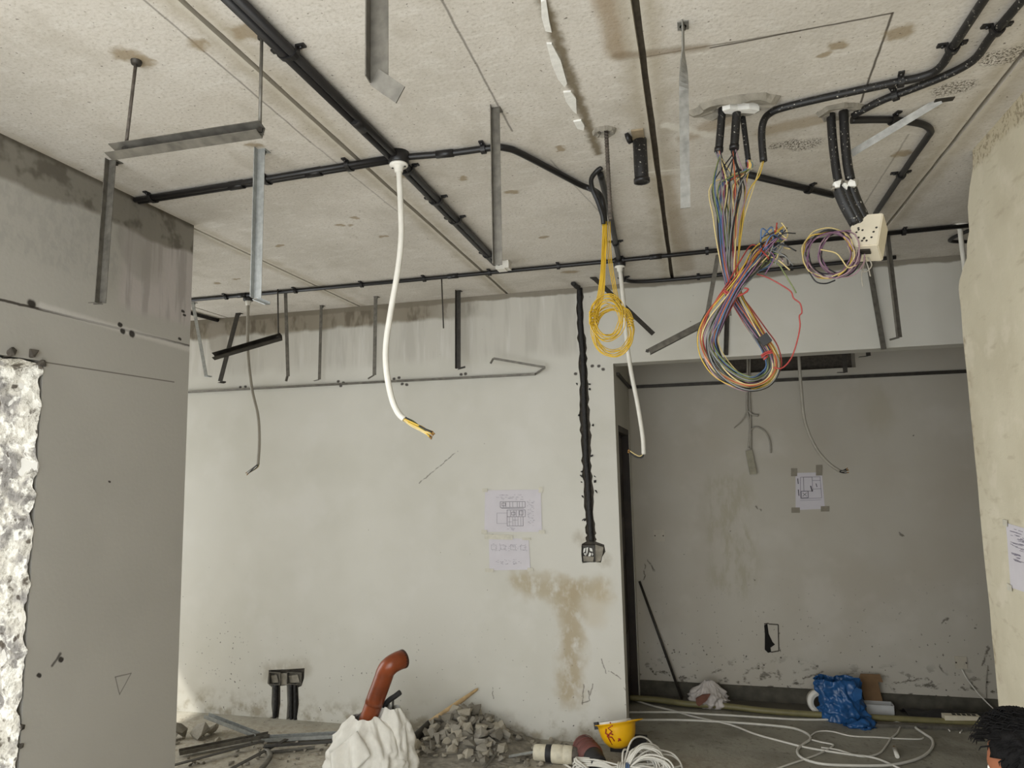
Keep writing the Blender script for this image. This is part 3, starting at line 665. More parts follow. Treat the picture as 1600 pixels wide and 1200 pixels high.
# loose strip hanging at an angle from the ceiling, right
a = ceil(1470,156); b = onZ(1330,240,H-.10)
t = thing('hanger_bracket', 'shiny strip slanting under the ceiling near the right wall', 'bracket', b, BG)
MB().bar(a, b, (b-a).cross(FWD), .026, .003).build('stem', M_strip, t); MB().box(a+Vector((-.02,-.012,-.004)), a+Vector((.04,.012,.004))).build('ceiling_tab', M_darksteel, t)
# short brackets in the rear room, seen under the lintel
for lab, (tx, ty), (bx_, by), ft in (('dark hooked bracket under the lintel left of the duct end', (1318,530), (1321,582), (1308,582)), ('small grey bracket under the lintel at the right end of the duct', (1357,520), (1357,556), (1342,558))):
    a = onY(tx, ty, 5.4); b = onY(bx_, by, 5.4); a.z = H
    t = thing('hanger_bracket', lab, 'bracket', b, BG); a.x = b.x
    MB().bar(a, b, (1,0,0), .03, .003).build('stem', M_darksteel, t); MB().bar(b, onY(ft[0], ft[1], 5.4), (0,1,0), .03, .003).build('foot', M_darksteel, t)
# trapeze hanger at the left
a0, a1 = ceil(213,95), ceil(409,55)
b0, b1 = onY(196,232,a0.y), onY(406,205,a1.y)
zz = (b0.z+b1.z)/2; t = thing('trapeze_hanger', 'steel channel hung level on two threaded rods near the left wall', 'hanger', Vector(((b0.x+b1.x)/2, a0.y, zz-.03)), 'trapeze hangers')
c0, c1 = onY(178,243,a0.y), onY(412,208,a1.y)
MB().channel(c0, c1, (0,.35,1), .036, .0025, .030).build('channel', M_galvd, t)
MB().tube([a0+Vector((0,0,.01)), b0+Vector((0,0,-.01))], .0048, 8).build('threaded_rod', M_rust, t); MB().tube([a1+Vector((0,0,.01)), b1+Vector((0,0,-.01))], .0048, 8).build('threaded_rod', M_galvd, t)
for p in (b0, b1): MB().lathe([(0,-.006),(.010,-.006),(.010,.008),(0,.008)], p, seg=6, smooth=False).build('nut', M_darksteel, t)
MB().prism([onY(372,206,a1.y+.03), onY(393,196,a1.y+.03), onY(404,203,a1.y+.03), onY(412,210,a1.y+.03)], (0,.006,0)).build('end_plate', M_black, t)
MB().lathe([(0,-.012),(.014,-.012),(.016,0)], a0, seg=10).build('anchor', M_darksteel, t); MB().lathe([(0,-.012),(.012,-.012),(.012,0)], a1, seg=10).build('anchor', M_darksteel, t)
# tilted dark channel on one rod
a = ceil(434,452); b = onY(435,526,a.y); c0 = onY(335,559,a.y-.10); c1 = onY(441,528,a.y)
t = thing('trapeze_hanger', 'dark channel hanging tilted from a single rod before the back wall', 'hanger', c0, 'trapeze hangers')
MB().channel(c0, c1, (0,.4,1), .040, .003, .034).build('channel', M_darksteel, t); MB().tube([a+Vector((0,0,.01)), b], .0048, 8).build('threaded_rod', M_darksteel, t); MB().lathe([(0,-.008),(.016,-.008),(.016,.012),(0,.012)], b, seg=6, smooth=False).build('nut', M_darksteel, t)
# plain rods
a = ceil(690,436); b = onY(693,513,a.y); tag(MB().tube([a+Vector((0,0,.01)), (a+b)/2, b], [.0045,.0045,.0045], 8).build('threaded_rod', M_darksteel), 'thin dark threaded rod hanging alone below the long conduit', 'rod')
a = ceil(947,203); b = onY(954,343,a.y)
t = thing('reinforcing_bar', 'ribbed reinforcing bar sticking down from a broken patch of ceiling', 'rebar', b)
MB().tube([a+Vector((0,0,.02)), b], .0072, 10).build('bar', M_rust, t); rb = MB()
for i in range(30):
    k = (i+.5)/30; p = a*(1-k)+b*k; rb.lathe([(.0072,-.0025),(.0092,0),(.0072,.0025)], p, (.35,.0,1), 10)
rb.build('ribs', M_rust, t)
def rubble_ring(px, py, rx, ry, th, m):                        # broken edge of a hole in the slab
    c = ceil(px, py); n = 26; mb = MB(); vs = []
    for ring, (k, dz) in enumerate(((1.0,.004),(.86,-th),(.5,-th*.6),(.42,.01))):
        for i in range(n):
            an = 2*math.pi*i/n; q = 1 + .28*mnoise.noise(Vector((math.cos(an)*1.7+px, math.sin(an)*1.7, ring*.4)))
            vs.append(c + Vector((math.cos(an)*rx*k*q, math.sin(an)*ry*k*q, dz*(1+.6*mnoise.noise(Vector((an*2,ring,px)))))))
    mb.add(vs, [(r*n+i, r*n+(i+1)%n, (r+1)*n+(i+1)%n, (r+1)*n+i) for r in range(3) for i in range(n)]); return mb.build('broken_edge', m, t4)
rubble_ring(944,203,.045,.032,.016,M_cement); rubble_ring(1148,163,.16,.060,.022,M_cement); rubble_ring(1310,172,.075,.05,.016,M_cement)
patch([(1128,160),(1140,157),(1152,159),(1170,157),(1186,160),(1178,165),(1160,164),(1146,166),(1132,165)], .03, M_plaster)

# ================================================================== BLACK STUB TUBES
def stub(label, pts, r, m=M_blackd, end=True, name='conduit_stub', cat='conduit'):
    p = smooth_path(pts, 5); t = thing(name, label, cat, Vector(pts[-1]), 'black tubes coming out of the slab')
    MB().tube(p, r, 14).build('pipe', m, t)
    if end:
        d = (p[-1]-p[-2]).normalized(); MB().lathe([(r*1.0,-.012),(r*1.14,-.012),(r*1.14,.003),(r*.8,.003),(r*.8,-.02),(0,-.02)], p[-1], d, 14).build('open_end', M_black, t)
    return t
y = ceil(1000,212).y
stub('wide black pipe stub sticking straight down beside the ceiling joint', [ceil(999,212,-.02), onY(1001,250,y), onY(1003,284,y)], .0265)
pp = ceil(990,214,.012); t = thing('pipe_bracket', 'small black bracket with a wood offcut at the pipe stub', 'bracket', pp+Vector((-.02,0,-.03)))
MB().lathe([(0,-.012),(.022,-.010),(.022,.004),(0,.004)], pp+Vector((-.015,0,0)), (1,-.3,.2), 14).build('clamp_ear', M_black, t); MB().box(ceil(992,208)+Vector((-.012,-.03,-.006)), ceil(1006,208)+Vector((0,.035,.0))).build('wood_offcut', mat('dirty_offcut', rgb(150,134,108), .8), t)
YW = ceil(1150,166).y
stub('leftmost black tube from which coloured wires drop', [onY(1129,162,YW), onY(1127,190,YW), onY(1123,236,YW)], .0135)
stub('middle black tube from which coloured wires drop', [onY(1152,162,YW-.01), onY(1150,190,YW-.01), onY(1147,232,YW-.01)], .0145)
stub('slim black tube leaning right beside the coloured wires', [onY(1160,180,YW+.04), onY(1164,210,YW+.04), onY(1170,258,YW+.04)], .0095)
Y2 = ceil(1308,177).y
stub('left one of the paired black tubes above the cream box', [onY(1298,176,Y2), onY(1301,220,Y2), onY(1306,262,Y2), onY(1311,290,Y2)], .0150, end=False)
stub('right one of the paired black tubes above the cream box', [onY(1318,172,Y2-.01), onY(1320,215,Y2-.01), onY(1324,255,Y2-.01), onY(1329,282,Y2-.01)], .0160, end=False)
# taped lump of tubes and the cream box
t = thing('taped_tube_bundle', 'bundle of black tubes smeared with plaster, wrapped where they meet', 'conduit', onY(1345,348,Y2+.02))
for (x0, y0), (x1, y1), r in (((1308,288),(1338,350),.022), ((1326,280),(1352,344),.018), ((1318,292),(1346,352),.020)):
    MB().tube(smooth_path([onY(x0,y0,Y2), onY((x0+x1)/2-2,(y0+y1)/2,Y2+.005), onY(x1,y1,Y2+.02)], 5), r, 12).build('pipe', M_blackd, t)
for i in range(7):
    p = onY(1302+i*5.5, 290+random.uniform(-6,6)-i*1.2, Y2-.022); mb = MB(); b = bmesh.new(); [b.verts.new(p+jit(.014)) for _ in range(12)]; bmesh.ops.convex_hull(b, input=b.verts); b.verts.index_update()
    mb.add([v.co.copy() for v in b.verts], [[v.index for v in f.verts] for f in b.faces]); b.free(); mb.build('plaster_lump', M_plaster if i % 2 else M_cement, t)
# open cream box: pentagon-like outline seen from below its corner
bc = onY(1356,372,Y2+.03); t = thing('wiring_box', 'cream plastic wiring box hanging open below the taped tubes', 'junction box', bc+Vector((0,0,-.10)))
mb = MB(); ux = Vector((.90,-.30,.10)).normalized(); uz = Vector((.26,.25,.93)).normalized(); uy = uz.cross(ux).normalized(); ux = uy.cross(uz)
hx, hy, hz, th = .045, .048, .062, .0035
mb.obox(bc+uy*-hy, ux*hx, uy*th, uz*hz).obox(bc+ux*hx, ux*th, uy*hy, uz*hz).obox(bc-ux*hx, ux*th, uy*hy, uz*hz).obox(bc-uz*hz, ux*hx, uy*hy, uz*th).obox(bc+uz*hz, ux*hx, uy*hy, uz*th)
mb.build('box', M_cream, t)
for i in range(12):
    q = bc - uy*(hy+th+.001) + ux*random.uniform(-.03,.035) + uz*random.uniform(-.055,.01); MB().lathe([(0,.0012),(random.uniform(.0015,.004),.0008),(.004,0)], q, -uy, 7).build('dirt_spot', M_darksteel, t)
MB().obox(bc - uz*(hz+.004) - uy*.02 + ux*.005, ux*.016, uy*.012, uz*.006).build('knockout', M_darksteel, t)
tw = onY(1356,408,Y2+.03)
for pts in ([(1352,402),(1350,412),(1346,430),(1348,448)], [(1356,402),(1362,415),(1352,425),(1346,420)], [(1350,402),(1356,416),(1360,432)]):
    MB().tube(smooth_path([onY(a,b,Y2+.02) for a, b in pts], 5), .0022, 6).build('thread', M_cableG, t)

# ================================================================== WIRES
def wires(name, label, cat, base, strands, r, group=None):     # strands: list of (points, colour)
    t = thing(name, label, cat, base, group)
    for pts, c in strands: MB().tube(smooth_path(pts, 5), r, 6).build('wire', WIRE[c], t)
    return t
# multi-coloured loop
cols = ['yellow','black','blue','orange','black','cream','grey','red','yellow','purple','black','cream','blue','mauve','green','black','orange','black','grey','black','cream','blue','black','green','cream','black','mauve','grey','black','red','cream','black','blue','purple','black','grey','green']
path = [(1140,290,22),(1138,340,17),(1138,390,12),(1140,425,9),(1149,462,8),(1166,492,9),(1185,522,10),(1202,548,11),(1209,572,10),(1198,592,10),(1176,601,9),(1150,594,10),(1126,576,12),(1111,552,12),(1107,528,12),(1116,502,13),(1132,475,11),(1150,448,10),(1172,420,14),(1192,396,17)]
st = []; tops = [(1123,236),(1147,232),(1170,258),(1148,234),(1124,238)]
for i, c in enumerate(cols):
    a = random.uniform(-1,1); bb = random.uniform(-1,1); ph = random.uniform(0, 6.28); t0 = tops[i % 3 if i % 7 else 2]
    x0, y0 = t0[0]+random.uniform(-4,4), t0[1]-2; pts = [onY(x0, y0-6, YW), onY(x0, y0+8, YW)]
    stretch = 1+random.uniform(-.07,.07)
    for j, (x, yy, w) in enumerate(path):
        aa = a + .55*math.sin(ph + j*.55); b2 = bb*.6 + .5*math.cos(ph*1.7+j*.5)
        nxt = path[min(j+1,len(path)-1)]; prv = path[max(j-1,0)]; dx, dy = nxt[0]-prv[0], nxt[1]-prv[1]; L = math.hypot(dx,dy)
        px_, py_ = x - dy/L*w*aa*.95, yy + dx/L*w*aa*.95
        dpt = YW + b2*.035 + (.035 if 4 <= j <= 9 else (-.035 if 14 <= j <= 18 else 0))
        pts.append(onY(px_, py_, dpt))
    ex, ey = 1200+random.uniform(-14,26), random.uniform(352,408)
    pts.append(onY(ex, ey, YW+random.uniform(-.05,.03)))
    if i % 3 == 0: pts.append(onY(ex+random.uniform(-26,-6), ey+random.uniform(14,34), YW-.03))
    else: pts.append(onY(ex+random.uniform(4,26), ey+random.uniform(-14,18), YW+random.uniform(-.04,.02)))
    st.append((pts, c))
st.append(([onY(x,yy,YW+.02) for x, yy in ((1193,252),(1186,275),(1172,295),(1160,330),(1155,370),(1154,395))], 'yellow'))
st.append(([onY(x,yy,YW+.025) for x, yy in ((1191,252),(1184,272),(1175,300),(1164,335),(1157,372),(1152,400))], 'cream'))
st.append(([onY(x,yy,YW+.03) for x, yy in ((1170,262),(1158,280),(1154,310),(1150,350),(1148,400))], 'black'))
st.append(([onY(x,yy,YW-.02) for x, yy in ((1182,428),(1200,434),(1222,446),(1236,456),(1240,466),(1250,474),(1253,488),(1249,494),(1250,510),(1245,535),(1236,560),(1222,575),(1208,574))], 'red'))
st.append(([onY(x,yy,YW-.02) for x, yy in ((1195,408),(1215,412),(1225,426),(1238,447),(1244,458))], 'green'))
st.append(([onY(x,yy,YW-.02) for x, yy in ((1195,398),(1215,406),(1234,422))], 'cream'))
st.append(([onY(x,yy,YW) for x, yy in ((1212,385),(1212,365),(1214,348))], 'red')); st.append(([onY(x,yy,YW) for x, yy in ((1214,385),(1230,370),(1228,358),(1221,348))], 'cream'))
lp = wires('wire_bundle', 'loop of many coloured wires tied in a figure eight below the ceiling hole', 'wires', onY(1160,614,YW), st, .0023)
for pts in ([(1130,455),(1140,462),(1152,463),(1163,458),(1169,452),(1163,450)], [(1131,453),(1143,459),(1158,460),(1168,455)]): MB().tube(smooth_path([onY(a,b,YW-.05) for a, b in pts], 6), .003, 6).build('red_tie', WIRE['red'], lp)
for pts in ([(1189,556),(1196,551),(1206,548)], [(1190,559),(1198,553),(1207,551)], [(1193,562),(1200,556)]): MB().tube(smooth_path([onY(a,b,YW-.02) for a, b in pts], 6), .003, 6).build('red_tie', WIRE['red'], lp)
MB().obox(onY(1195,531,YW-.02), Vector((.014,0,.009)), Vector((0,.010,0)), Vector((-.008,0,.014))).build('black_connector', M_black, lp)
MB().obox(onY(1140,489,YW), Vector((.006,0,.0)), Vector((0,.006,0)), Vector((0,0,.008))).build('grey_clip', M_galvd, lp)
# yellow coil
Yy = 2.86; st = []
def coil(cx, cy, rx, ry, turns, yb_, c, start, jitter=3.0, n=18):
    pts = []
    for k in range(int(turns*n)+1):
        a = start + 2*math.pi*k/n; q = 1 + random.uniform(-.02,.02)
        pts.append(onY(cx + (rx*q+random.uniform(-1,1)*jitter*.3)*math.cos(a), cy + (ry*q+random.uniform(-1,1)*jitter*.3)*math.sin(a), yb_ + random.uniform(-.012,.012)))
    return pts
for i in range(7):
    d = i*2.2-6; st.append(([onY(x+d*(.5 if y2 < 440 else .7), y2, Yy-.01+random.uniform(-.01,.01)) for x, y2 in ((945,346),(944,380),(942,420),(939,455),(934,478),(929,495))], 'golden'))
for i in range(3): st.append(([onY(x+i*2.5, y2, Yy+.01) for x, y2 in ((948,346),(950,400),(956,440),(964,474),(978,485),(985,500))], 'golden'))
for i in range(8): st.append((coil(949+random.uniform(-2,2), 497+random.uniform(-2,2), 18+i*1.4, 25+i*1.7, 1.0, Yy-.02, 'g', random.uniform(0,6)), 'golden'))
for i in range(8): st.append((coil(959+random.uniform(-2,2), 518+random.uniform(-2,2), 25+i*1.2, 31+i*1.3, 1.0, Yy+.01, 'g', random.uniform(0,6)), 'golden' if i % 4 else 'yellow'))
yc_ = wires('wire_coil', 'coil of yellow wires knotted below the bent conduit', 'wires', onY(955,556,Yy), st, .0020)
kn = MB()
for i in range(4): kn.tube(smooth_path([onY(922+7*math.cos(a*1.05)+6, 489+i*5+5*math.sin(a*1.05), Yy-.03+.025*math.cos(a)) for a in [k*2*math.pi/10 for k in range(11)]], 3), .003, 6)
kn.build('knot', WIRE['golden'], yc_)
kb = MB()
for i in range(4): kb.tube([onY(980,498+i*4,Yy-.01), onY(985,496+i*4,Yy-.02), onY(990,499+i*4,Yy-.01)], .0028, 6)
kb.build('binding', WIRE['golden'], yc_)
# black tube loop above the yellow wires
tag(MB().tube(smooth_path([ceil(940,262,.005), onY(932,268,2.80), onY(924,280,2.80), onY(926,296,2.80), onY(934,315,2.81), onY(941,336,2.82), onY(943,350,2.83)], 8), .010, 10).build('conduit_loop', M_black), 'short loop of black flexible conduit above the yellow wires', 'conduit')
# purple and black coil
st = []; Yp = Y2-.03
for i in range(7): st.append((coil(1296+random.uniform(-3,3), 396+random.uniform(-3,3), 35+i*.9, 33+i*.9, 1.15, Yp, 'p', 5.2+random.uniform(-.4,.4), 6), ('purple','black','mauve','black','yellow','purple','cream')[i]))
for i in range(6): st.append((coil(1314+random.uniform(-4,4), 398+random.uniform(-3,3), 28+i*1.2, 32+i*.7, 1.1, Yp+.03, 'p', 4.8+random.uniform(-.5,.5), 6), ('purple','black','mauve','purple','black','mauve')[i]))
for c, pts in (('mauve',((1335,365),(1342,380),(1340,405),(1325,425),(1305,435))), ('cream',((1282,390),(1305,395),(1315,405),(1325,418),(1338,414))), ('black',((1264,425),(1275,440),(1290,443),(1305,438))), ('purple',((1262,420),(1262,405),(1268,380),(1290,365),(1330,360)))): st.append(([onY(a,b,Yp-.01) for a, b in pts], c))
wires('wire_coil', 'coil of purple and black wires hanging at the cream box', 'wires', onY(1300,444,Yp), st, .0024)

# conduit sunk into the chase of the back wall, ending at a switch box
t = thing('chased_pipe', 'crusty black pipe set in a vertical chase of the back wall', 'pipe', wal(923,850))
pth = [wal(x, yy, -.006) for x, yy, w in chase]; pth = [ceil(896,444,.012)+Vector((0,-.02,0)), ceil(903,449,.012)] + pth
MB().tube(smooth_path(pth, 4), .0155, 12).build('pipe', M_tar, t)
for k in range(15):
    x, yy, w = dc[random.randrange(18, len(dc)-2)]; sgn = random.choice((-1,1)); p = wal(x+sgn*(w+random.uniform(-1,3)), yy, .002)
    mb = MB(); b = bmesh.new(); [b.verts.new(p+jit(.011)) for _ in range(9)]; bmesh.ops.convex_hull(b, input=b.verts); b.verts.index_update(); mb.add([v.co.copy() for v in b.verts], [[v.index for v in f.verts] for f in b.faces]); b.free(); mb.build('mortar_crumb', M_tar, t)
t = thing('back_box', 'open metal back box with plaster smears at the foot of the chased pipe', 'switch box', wal(922,880))
p0, p1 = wal(909,852), wal(930,878)
mb = MB(); mb.box((p0.x, YF+.018, p1.z), (p1.x, YF+.026, p0.z)); 
for a, b in (((p0.x,p0.z),(p0.x,p1.z)),((p1.x,p0.z),(p1.x,p1.z)),((p0.x,p1.z),(p1.x,p1.z)),((p0.x,p0.z),(p1.x,p0.z))): mb.bar((a[0],YF+.01,a[1]), (b[0],YF+.01,b[1]), (0,1,0), .03, .003)
mb.build('box', M_darksteel, t)
MB().prism([wal(930,851,-.004), wal(943,855,-.004), wal(941,868,-.004), wal(938,877,-.004), wal(930,878,-.004)], (0,.02,0)).build('mortar_patch', M_cement, t)
MB().prism([wal(911,869,-.002), wal(928,870,-.002), wal(927,879,-.002), wal(912,878,-.002)], (0,.02,0)).build('mortar_patch', M_cement, t)
for q in (((912,857),(915,856),(914,862),(911,864)),((916,856),(919,855),(918,863),(916,868)),((921,856),(925,857),(926,862),(922,861)),((921,863),(924,865),(922,870),(919,869)),((912,865),(915,864),(915,869)),((925,863),(927,866),(925,869))):
    MB().prism([wal(a,b,-.010) for a, b in q], (0,.006,0)).build('plaster_smear', M_plaster, t)
# low double box with pipes dropping to the floor
t = thing('socket_box', 'twin recessed socket box low on the back wall with black pipes below', 'socket box', wal(445,1150))
for x0, x1 in ((421,438),(449,471)):
    p0, p1 = wal(x0,1050), wal(x1,1070); mb = MB(); mb.box((p0.x,YF+.02,p1.z), (p1.x,YF+.026,p0.z))
    for a, b in (((p0.x,p0.z),(p0.x,p1.z)),((p1.x,p0.z),(p1.x,p1.z)),((p0.x,p1.z),(p1.x,p1.z)),((p0.x,p0.z),(p1.x,p0.z))): mb.bar((a[0],YF+.01,a[1]), (b[0],YF+.01,b[1]), (0,1,0), .03, .004)
    mb.build('metal_box', M_galvd, t)
    MB().prism([wal(x0+2,1056,-.012), wal(x1-6,1054,-.012), wal(x1-3,1066,-.012), wal(x0+5,1067,-.012)], (0,.006,0)).build('plaster_smear', M_cement, t)
MB().prism([wal(438,1052,-.006), wal(449,1052,-.006), wal(450,1070,-.006), wal(437,1070,-.006)], (0,.02,0)).build('mortar_patch', M_cement, t)
for pts, r in (([(431,1068),(431,1100),(428,1130),(428,1152)],.015), ([(455,1068),(455,1100),(455,1130),(453,1152)],.012), ([(461,1068),(462,1100),(461,1130),(459,1150)],.012)):
    MB().tube(smooth_path([wal(a,b,-.010) for a, b in pts], 5), r, 10).build('pipe', M_tar, t)

# ================================================================== PAPERS
def paper(label, tl, tr, br, bl, plane, lines, nrm, tapes, name='pinned_drawing', tape=M_tape):
    P4 = [plane(*q) for q in (tl, tr, br, bl)]; nrm = Vector(nrm); c = sum(P4, Vector())/4
    t = thing(name, label, 'paper', c - Vector((0,0,(P4[0]-P4[3]).length/2)), 'printed drawings taped to the walls')
    n = 8; vs = []
    for j in range(n+1):
        for i in range(n+1):
            u, v = i/n, j/n; p = (P4[0]*(1-u)+P4[1]*u)*(1-v) + (P4[3]*(1-u)+P4[2]*u)*v
            vs.append(p + nrm*(.002 + .0035*abs(mnoise.noise(p*7))))
    sh = MB().add(vs, [(j*(n+1)+i, j*(n+1)+i+1, (j+1)*(n+1)+i+1, (j+1)*(n+1)+i) for j in range(n) for i in range(n)], True).build('sheet', M_paper, t)
    def uv(u, v): p = (P4[0]*(1-u)+P4[1]*u)*(1-v) + (P4[3]*(1-u)+P4[2]*u)*v; return p + nrm*(.0028 + .0035*abs(mnoise.noise(p*7)))
    dk, lt = MB(), MB()
    for (u0, v0, u1, v1, w, d) in lines: (dk if d else lt).bar(uv(u0,v0), uv(u1,v1), nrm.cross(uv(u1,v1)-uv(u0,v0)), w, .0006)
    if dk.v: dk.build('printed_lines', M_ink, sh)
    if lt.v: lt.build('faint_lines', M_inkl, sh)
    for (u, v, lu, lv) in tapes:
        p = (P4[0]*(1-u)+P4[1]*u)*(1-v) + (P4[3]*(1-u)+P4[2]*u)*v + nrm*.0062
        ex = (P4[1]-P4[0]).normalized(); ez = (P4[0]-P4[3]).normalized(); MB().obox(p, ex*lu, ez*lv, nrm*.0005).build('tape', tape, t)
    return t
def R4(u0, v0, u1, v1, w=.0022, d=1): return [(u0,v0,u1,v0,w,d),(u0,v1,u1,v1,w,d),(u0,v0,u0,v1,w,d),(u1,v0,u1,v1,w,d)]
ln = R4(.28,.28,.72,.42) + R4(.40,.48,.72,.64) + R4(.40,.64,.68,.86) + R4(.22,.55,.40,.80,.0014,0) + [(.30,.44,.70,.44,.002,1)]
for u in (.34,.38,.45,.5,.58,.62,.67): ln += [(u,.29,u,.41,.0018,1)]
for u in (.46,.52,.56,.61,.66): ln += [(u,.49,u,.63,.0018,1), (u-.02,.65,u-.02,.85,.0014,1)]
ln += R4(.31,.31,.37,.38)+R4(.48,.53,.54,.60)+R4(.62,.50,.68,.60)+[(.5,.72,.58,.72,.0014,1),(.42,.76,.48,.76,.0014,1)]
for i in range(40): u = random.uniform(.75,.86); v = random.uniform(.25,.85); ln += [(u,v,u+random.uniform(.01,.04),v,.0014,0)]
for i in range(34): u = random.uniform(.2,.7); v = random.choice((.12,.17,.2,.23)); ln += [(u,v,u+random.uniform(.01,.05),v+random.uniform(-.01,.01),.0014,0)]
for i in range(8): u = random.uniform(.4,.55); ln += [(u,.9+i*.008,u+.03,.9+i*.008,.0014,0)]
paper('floor plan drawing taped to the back wall, upper larger sheet', (758,766), (845,765), (847,831), (757,831), wal, ln, (0,-1,0), [(0,0,.02,.012),(1,0,.014,.02),(0,1,.02,.014),(1,1,.022,.012)])
ln = []
for i in range(90): u = random.uniform(.06,.92); v = random.choice((.2,.26,.32,.38,.68,.74,.8)) + random.uniform(-.02,.02); ln += [(u,v,u+random.uniform(.01,.04),v,.0014,0)]
for u in (.12,.35,.6,.85): ln += R4(u-.06,.22,u+.06,.36,.0012,0)
paper('elevation drawing taped just below the floor plan, smaller sheet', (764,840), (826,842), (829,890), (765,891), wal, ln, (0,-1,0), [(.25,-.03,.10,.016),(.95,0,.03,.008),(0,1,.03,.012),(1,1,.02,.012)])
ln = R4(.18,.12,.92,.70,.003,0) + R4(.3,.12,.62,.5,.003,1) + R4(.62,.22,.92,.45,.003,0) + R4(.2,.5,.45,.68,.004,1) + [(.55,.36,.6,.52,.008,1),(.08,.15,.1,.3,.006,1),(.1,.45,.12,.62,.006,1),(.15,.75,.9,.75,.002,0),(.75,.3,.78,.4,.005,1),(.25,.54,.4,.64,.003,1),(.25,.64,.4,.54,.003,1)]
paper('house layout drawing held by dark tape on the rear room wall', (1243,739), (1284,738), (1289,795), (1243,797), bak, ln, (0,-1,0), [(-.06,-.02,.022,.03),(.9,-.06,.022,.04),(0,1,.03,.02),(1,1,.03,.02)], tape=M_taped)
ln = []
for i in range(40): v = random.uniform(.05,.6); u = random.uniform(.1,.5); ln += [(u,v,u+random.uniform(.05,.3),v,.0016,0)]
paper('sheet of print taped to the right wall, cut by the picture edge', (1573,817), (1625,832), (1632,935), (1580,918), lambda a, b: onX(a, b, XR), ln, (-1,0,0), [(0,0,.02,.012),(.0,1,.02,.012)])

# socket plates on the rear wall
def plate(label, x0, y0, x1, y1, screws):
    a, b = bak(x0,y0), bak(x1,y1); t = thing('wall_plate', label, 'socket', Vector(((a.x+b.x)/2, YB, b.z)), 'plates on the rear wall')
    MB().box((a.x, YB-.010, b.z), (b.x, YB, a.z)).build('plate', M_cream if screws else M_plate, t)
    cx, cz = (a.x+b.x)/2, (a.z+b.z)/2; MB().box((cx-.018, YB-.013, cz-.018), (cx+.018, YB-.010, cz+.018)).build('rocker', M_plate, t)
    for k in (-1, 1): MB().lathe([(0,.004),(.005,.004),(.005,0)], (cx+k*.032, YB-.010, cz), (0,-1,0), 8).build('screw_hole', M_darksteel, t)
    return t
M_plate = mat('painted_plate', rgb(186,178,162), .55, 0, .05, 20)
plate('painted switch plate on the rear wall beside the doorway', 1021, 828, 1039, 846, False)
plate('socket plate low on the rear wall near the right wall', 1491, 1025, 1511, 1045, False)
tag(MB().tube(smooth_path([bak(1503,1046,.012), bak(1512,1062,.02), bak(1530,1085,.03), onY(1553,1108,YB-.06), onY(1575,1125,YB-.08)], 6), .0045, 8).build('socket_cable', M_cableW), 'thin white cable trailing from the low socket plate', 'cable')
tag(MB().tube(smooth_path([bak(1543,1040,.010), bak(1540,1070,.012), bak(1541,1092,.012)], 6), .0035, 8).build('wall_cable', M_cableG), 'thin grey cable hanging down the rear wall corner', 'cable')
# stick leaning against the rear wall
a, b = bak(999,908,.012), flo(1066,1089)+Vector((0,0,.008)); b.y = min(b.y, YB-.1)
tag(MB().tube([a, (a+b)/2, b], .010, 8).build('leaning_rod', M_darksteel), 'thin dark rod leaning across the rear wall corner', 'rod')

# ================================================================== THINGS ON THE FLOOR
def hull(pts):
    mb = MB(); b = bmesh.new(); [b.verts.new(p) for p in pts]; r = bmesh.ops.convex_hull(b, input=b.verts)
    bmesh.ops.delete(b, geom=[v for v in b.verts if not v.link_faces], context='VERTS'); b.verts.index_update()
    mb.add([v.co.copy() for v in b.verts], [[v.index for v in f.verts] for f in b.faces]); b.free(); return mb
def rest(o, z=0.0):                                            # drop an object so that its lowest vertex is at z
    zs = [(o.matrix_basis @ v.co).z for v in o.data.vertices]; o.location.z += z - min(zs)
# rubble: shared stone shapes, each stone an object
shapes = []
for i in range(9):
    m = hull([Vector((random.gauss(0,1), random.gauss(0,.8), random.gauss(0,.65))).normalized()*random.uniform(.75,1.1) for _ in range(13)])
    me = bpy.data.meshes.new('stone'); me.from_pydata(m.v, [], m.f); me.materials.append(M_stone[i % 3]); shapes.append(me)
def mound(x, y):                                               # height of the grit under the stones
    c = flo(712, 1178); dx, dy = (x-c.x)/.36, (y-(YF-.18))/.30
    return max(0, .20*math.exp(-(dx*dx*1.3+dy*dy*1.2)) - .012)
def stone(p, r, label, group, z=None):
    o = bpy.data.objects.new('concrete_chunk', random.choice(shapes)); col.objects.link(o)
    o.scale = (r*random.uniform(.8,1.25), r*random.uniform(.7,1.1), r*random.uniform(.6,1)); o.rotation_euler = (random.uniform(-.5,.5), random.uniform(-.5,.5), random.uniform(0,6.28))
    o.location = (p[0], min(p[1], YF-r*1.2-.01), 0); tag(o, label, 'stone', group)
    M3 = o.matrix_basis; zs = [(M3 @ v.co).z for v in o.data.vertices]
    o.location.z = (mound(*p[:2])*.96 - .004 if z is None else z) - min(zs)
    return o
c0 = flo(712, 1178)
gm = MB(); n = 60; vs = []
for j in range(n+1):
    for i in range(n+1):
        x = c0.x - .62 + 1.24*i/n; y = YF - .62 + .61*j/n; vs.append(Vector((x, y, mound(x,y)*.95 - .006 + .012*abs(mnoise.fractal(Vector((x,y,0))*34, 1, 2, 3)))))
gm.add(vs, [(j*(n+1)+i, j*(n+1)+i+1, (j+1)*(n+1)+i+1, (j+1)*(n+1)+i) for j in range(n) for i in range(n)]); o = gm.build('rubble_grit', M_stone[1]); o['kind'] = 'stuff'; tag(o, 'fine grit and crumbs heaped under the broken concrete', 'rubble')
LAB = 'broken concrete chunk in the rubble heap below the back wall'; GR = 'chunks in the rubble heap'
for i in range(150):
    x = c0.x + random.gauss(0,.19); y = YF - .20 + random.uniform(-.30,.14)
    if mound(x,y) < .012: continue
    stone((x,y), random.uniform(.014,.050), LAB, GR)
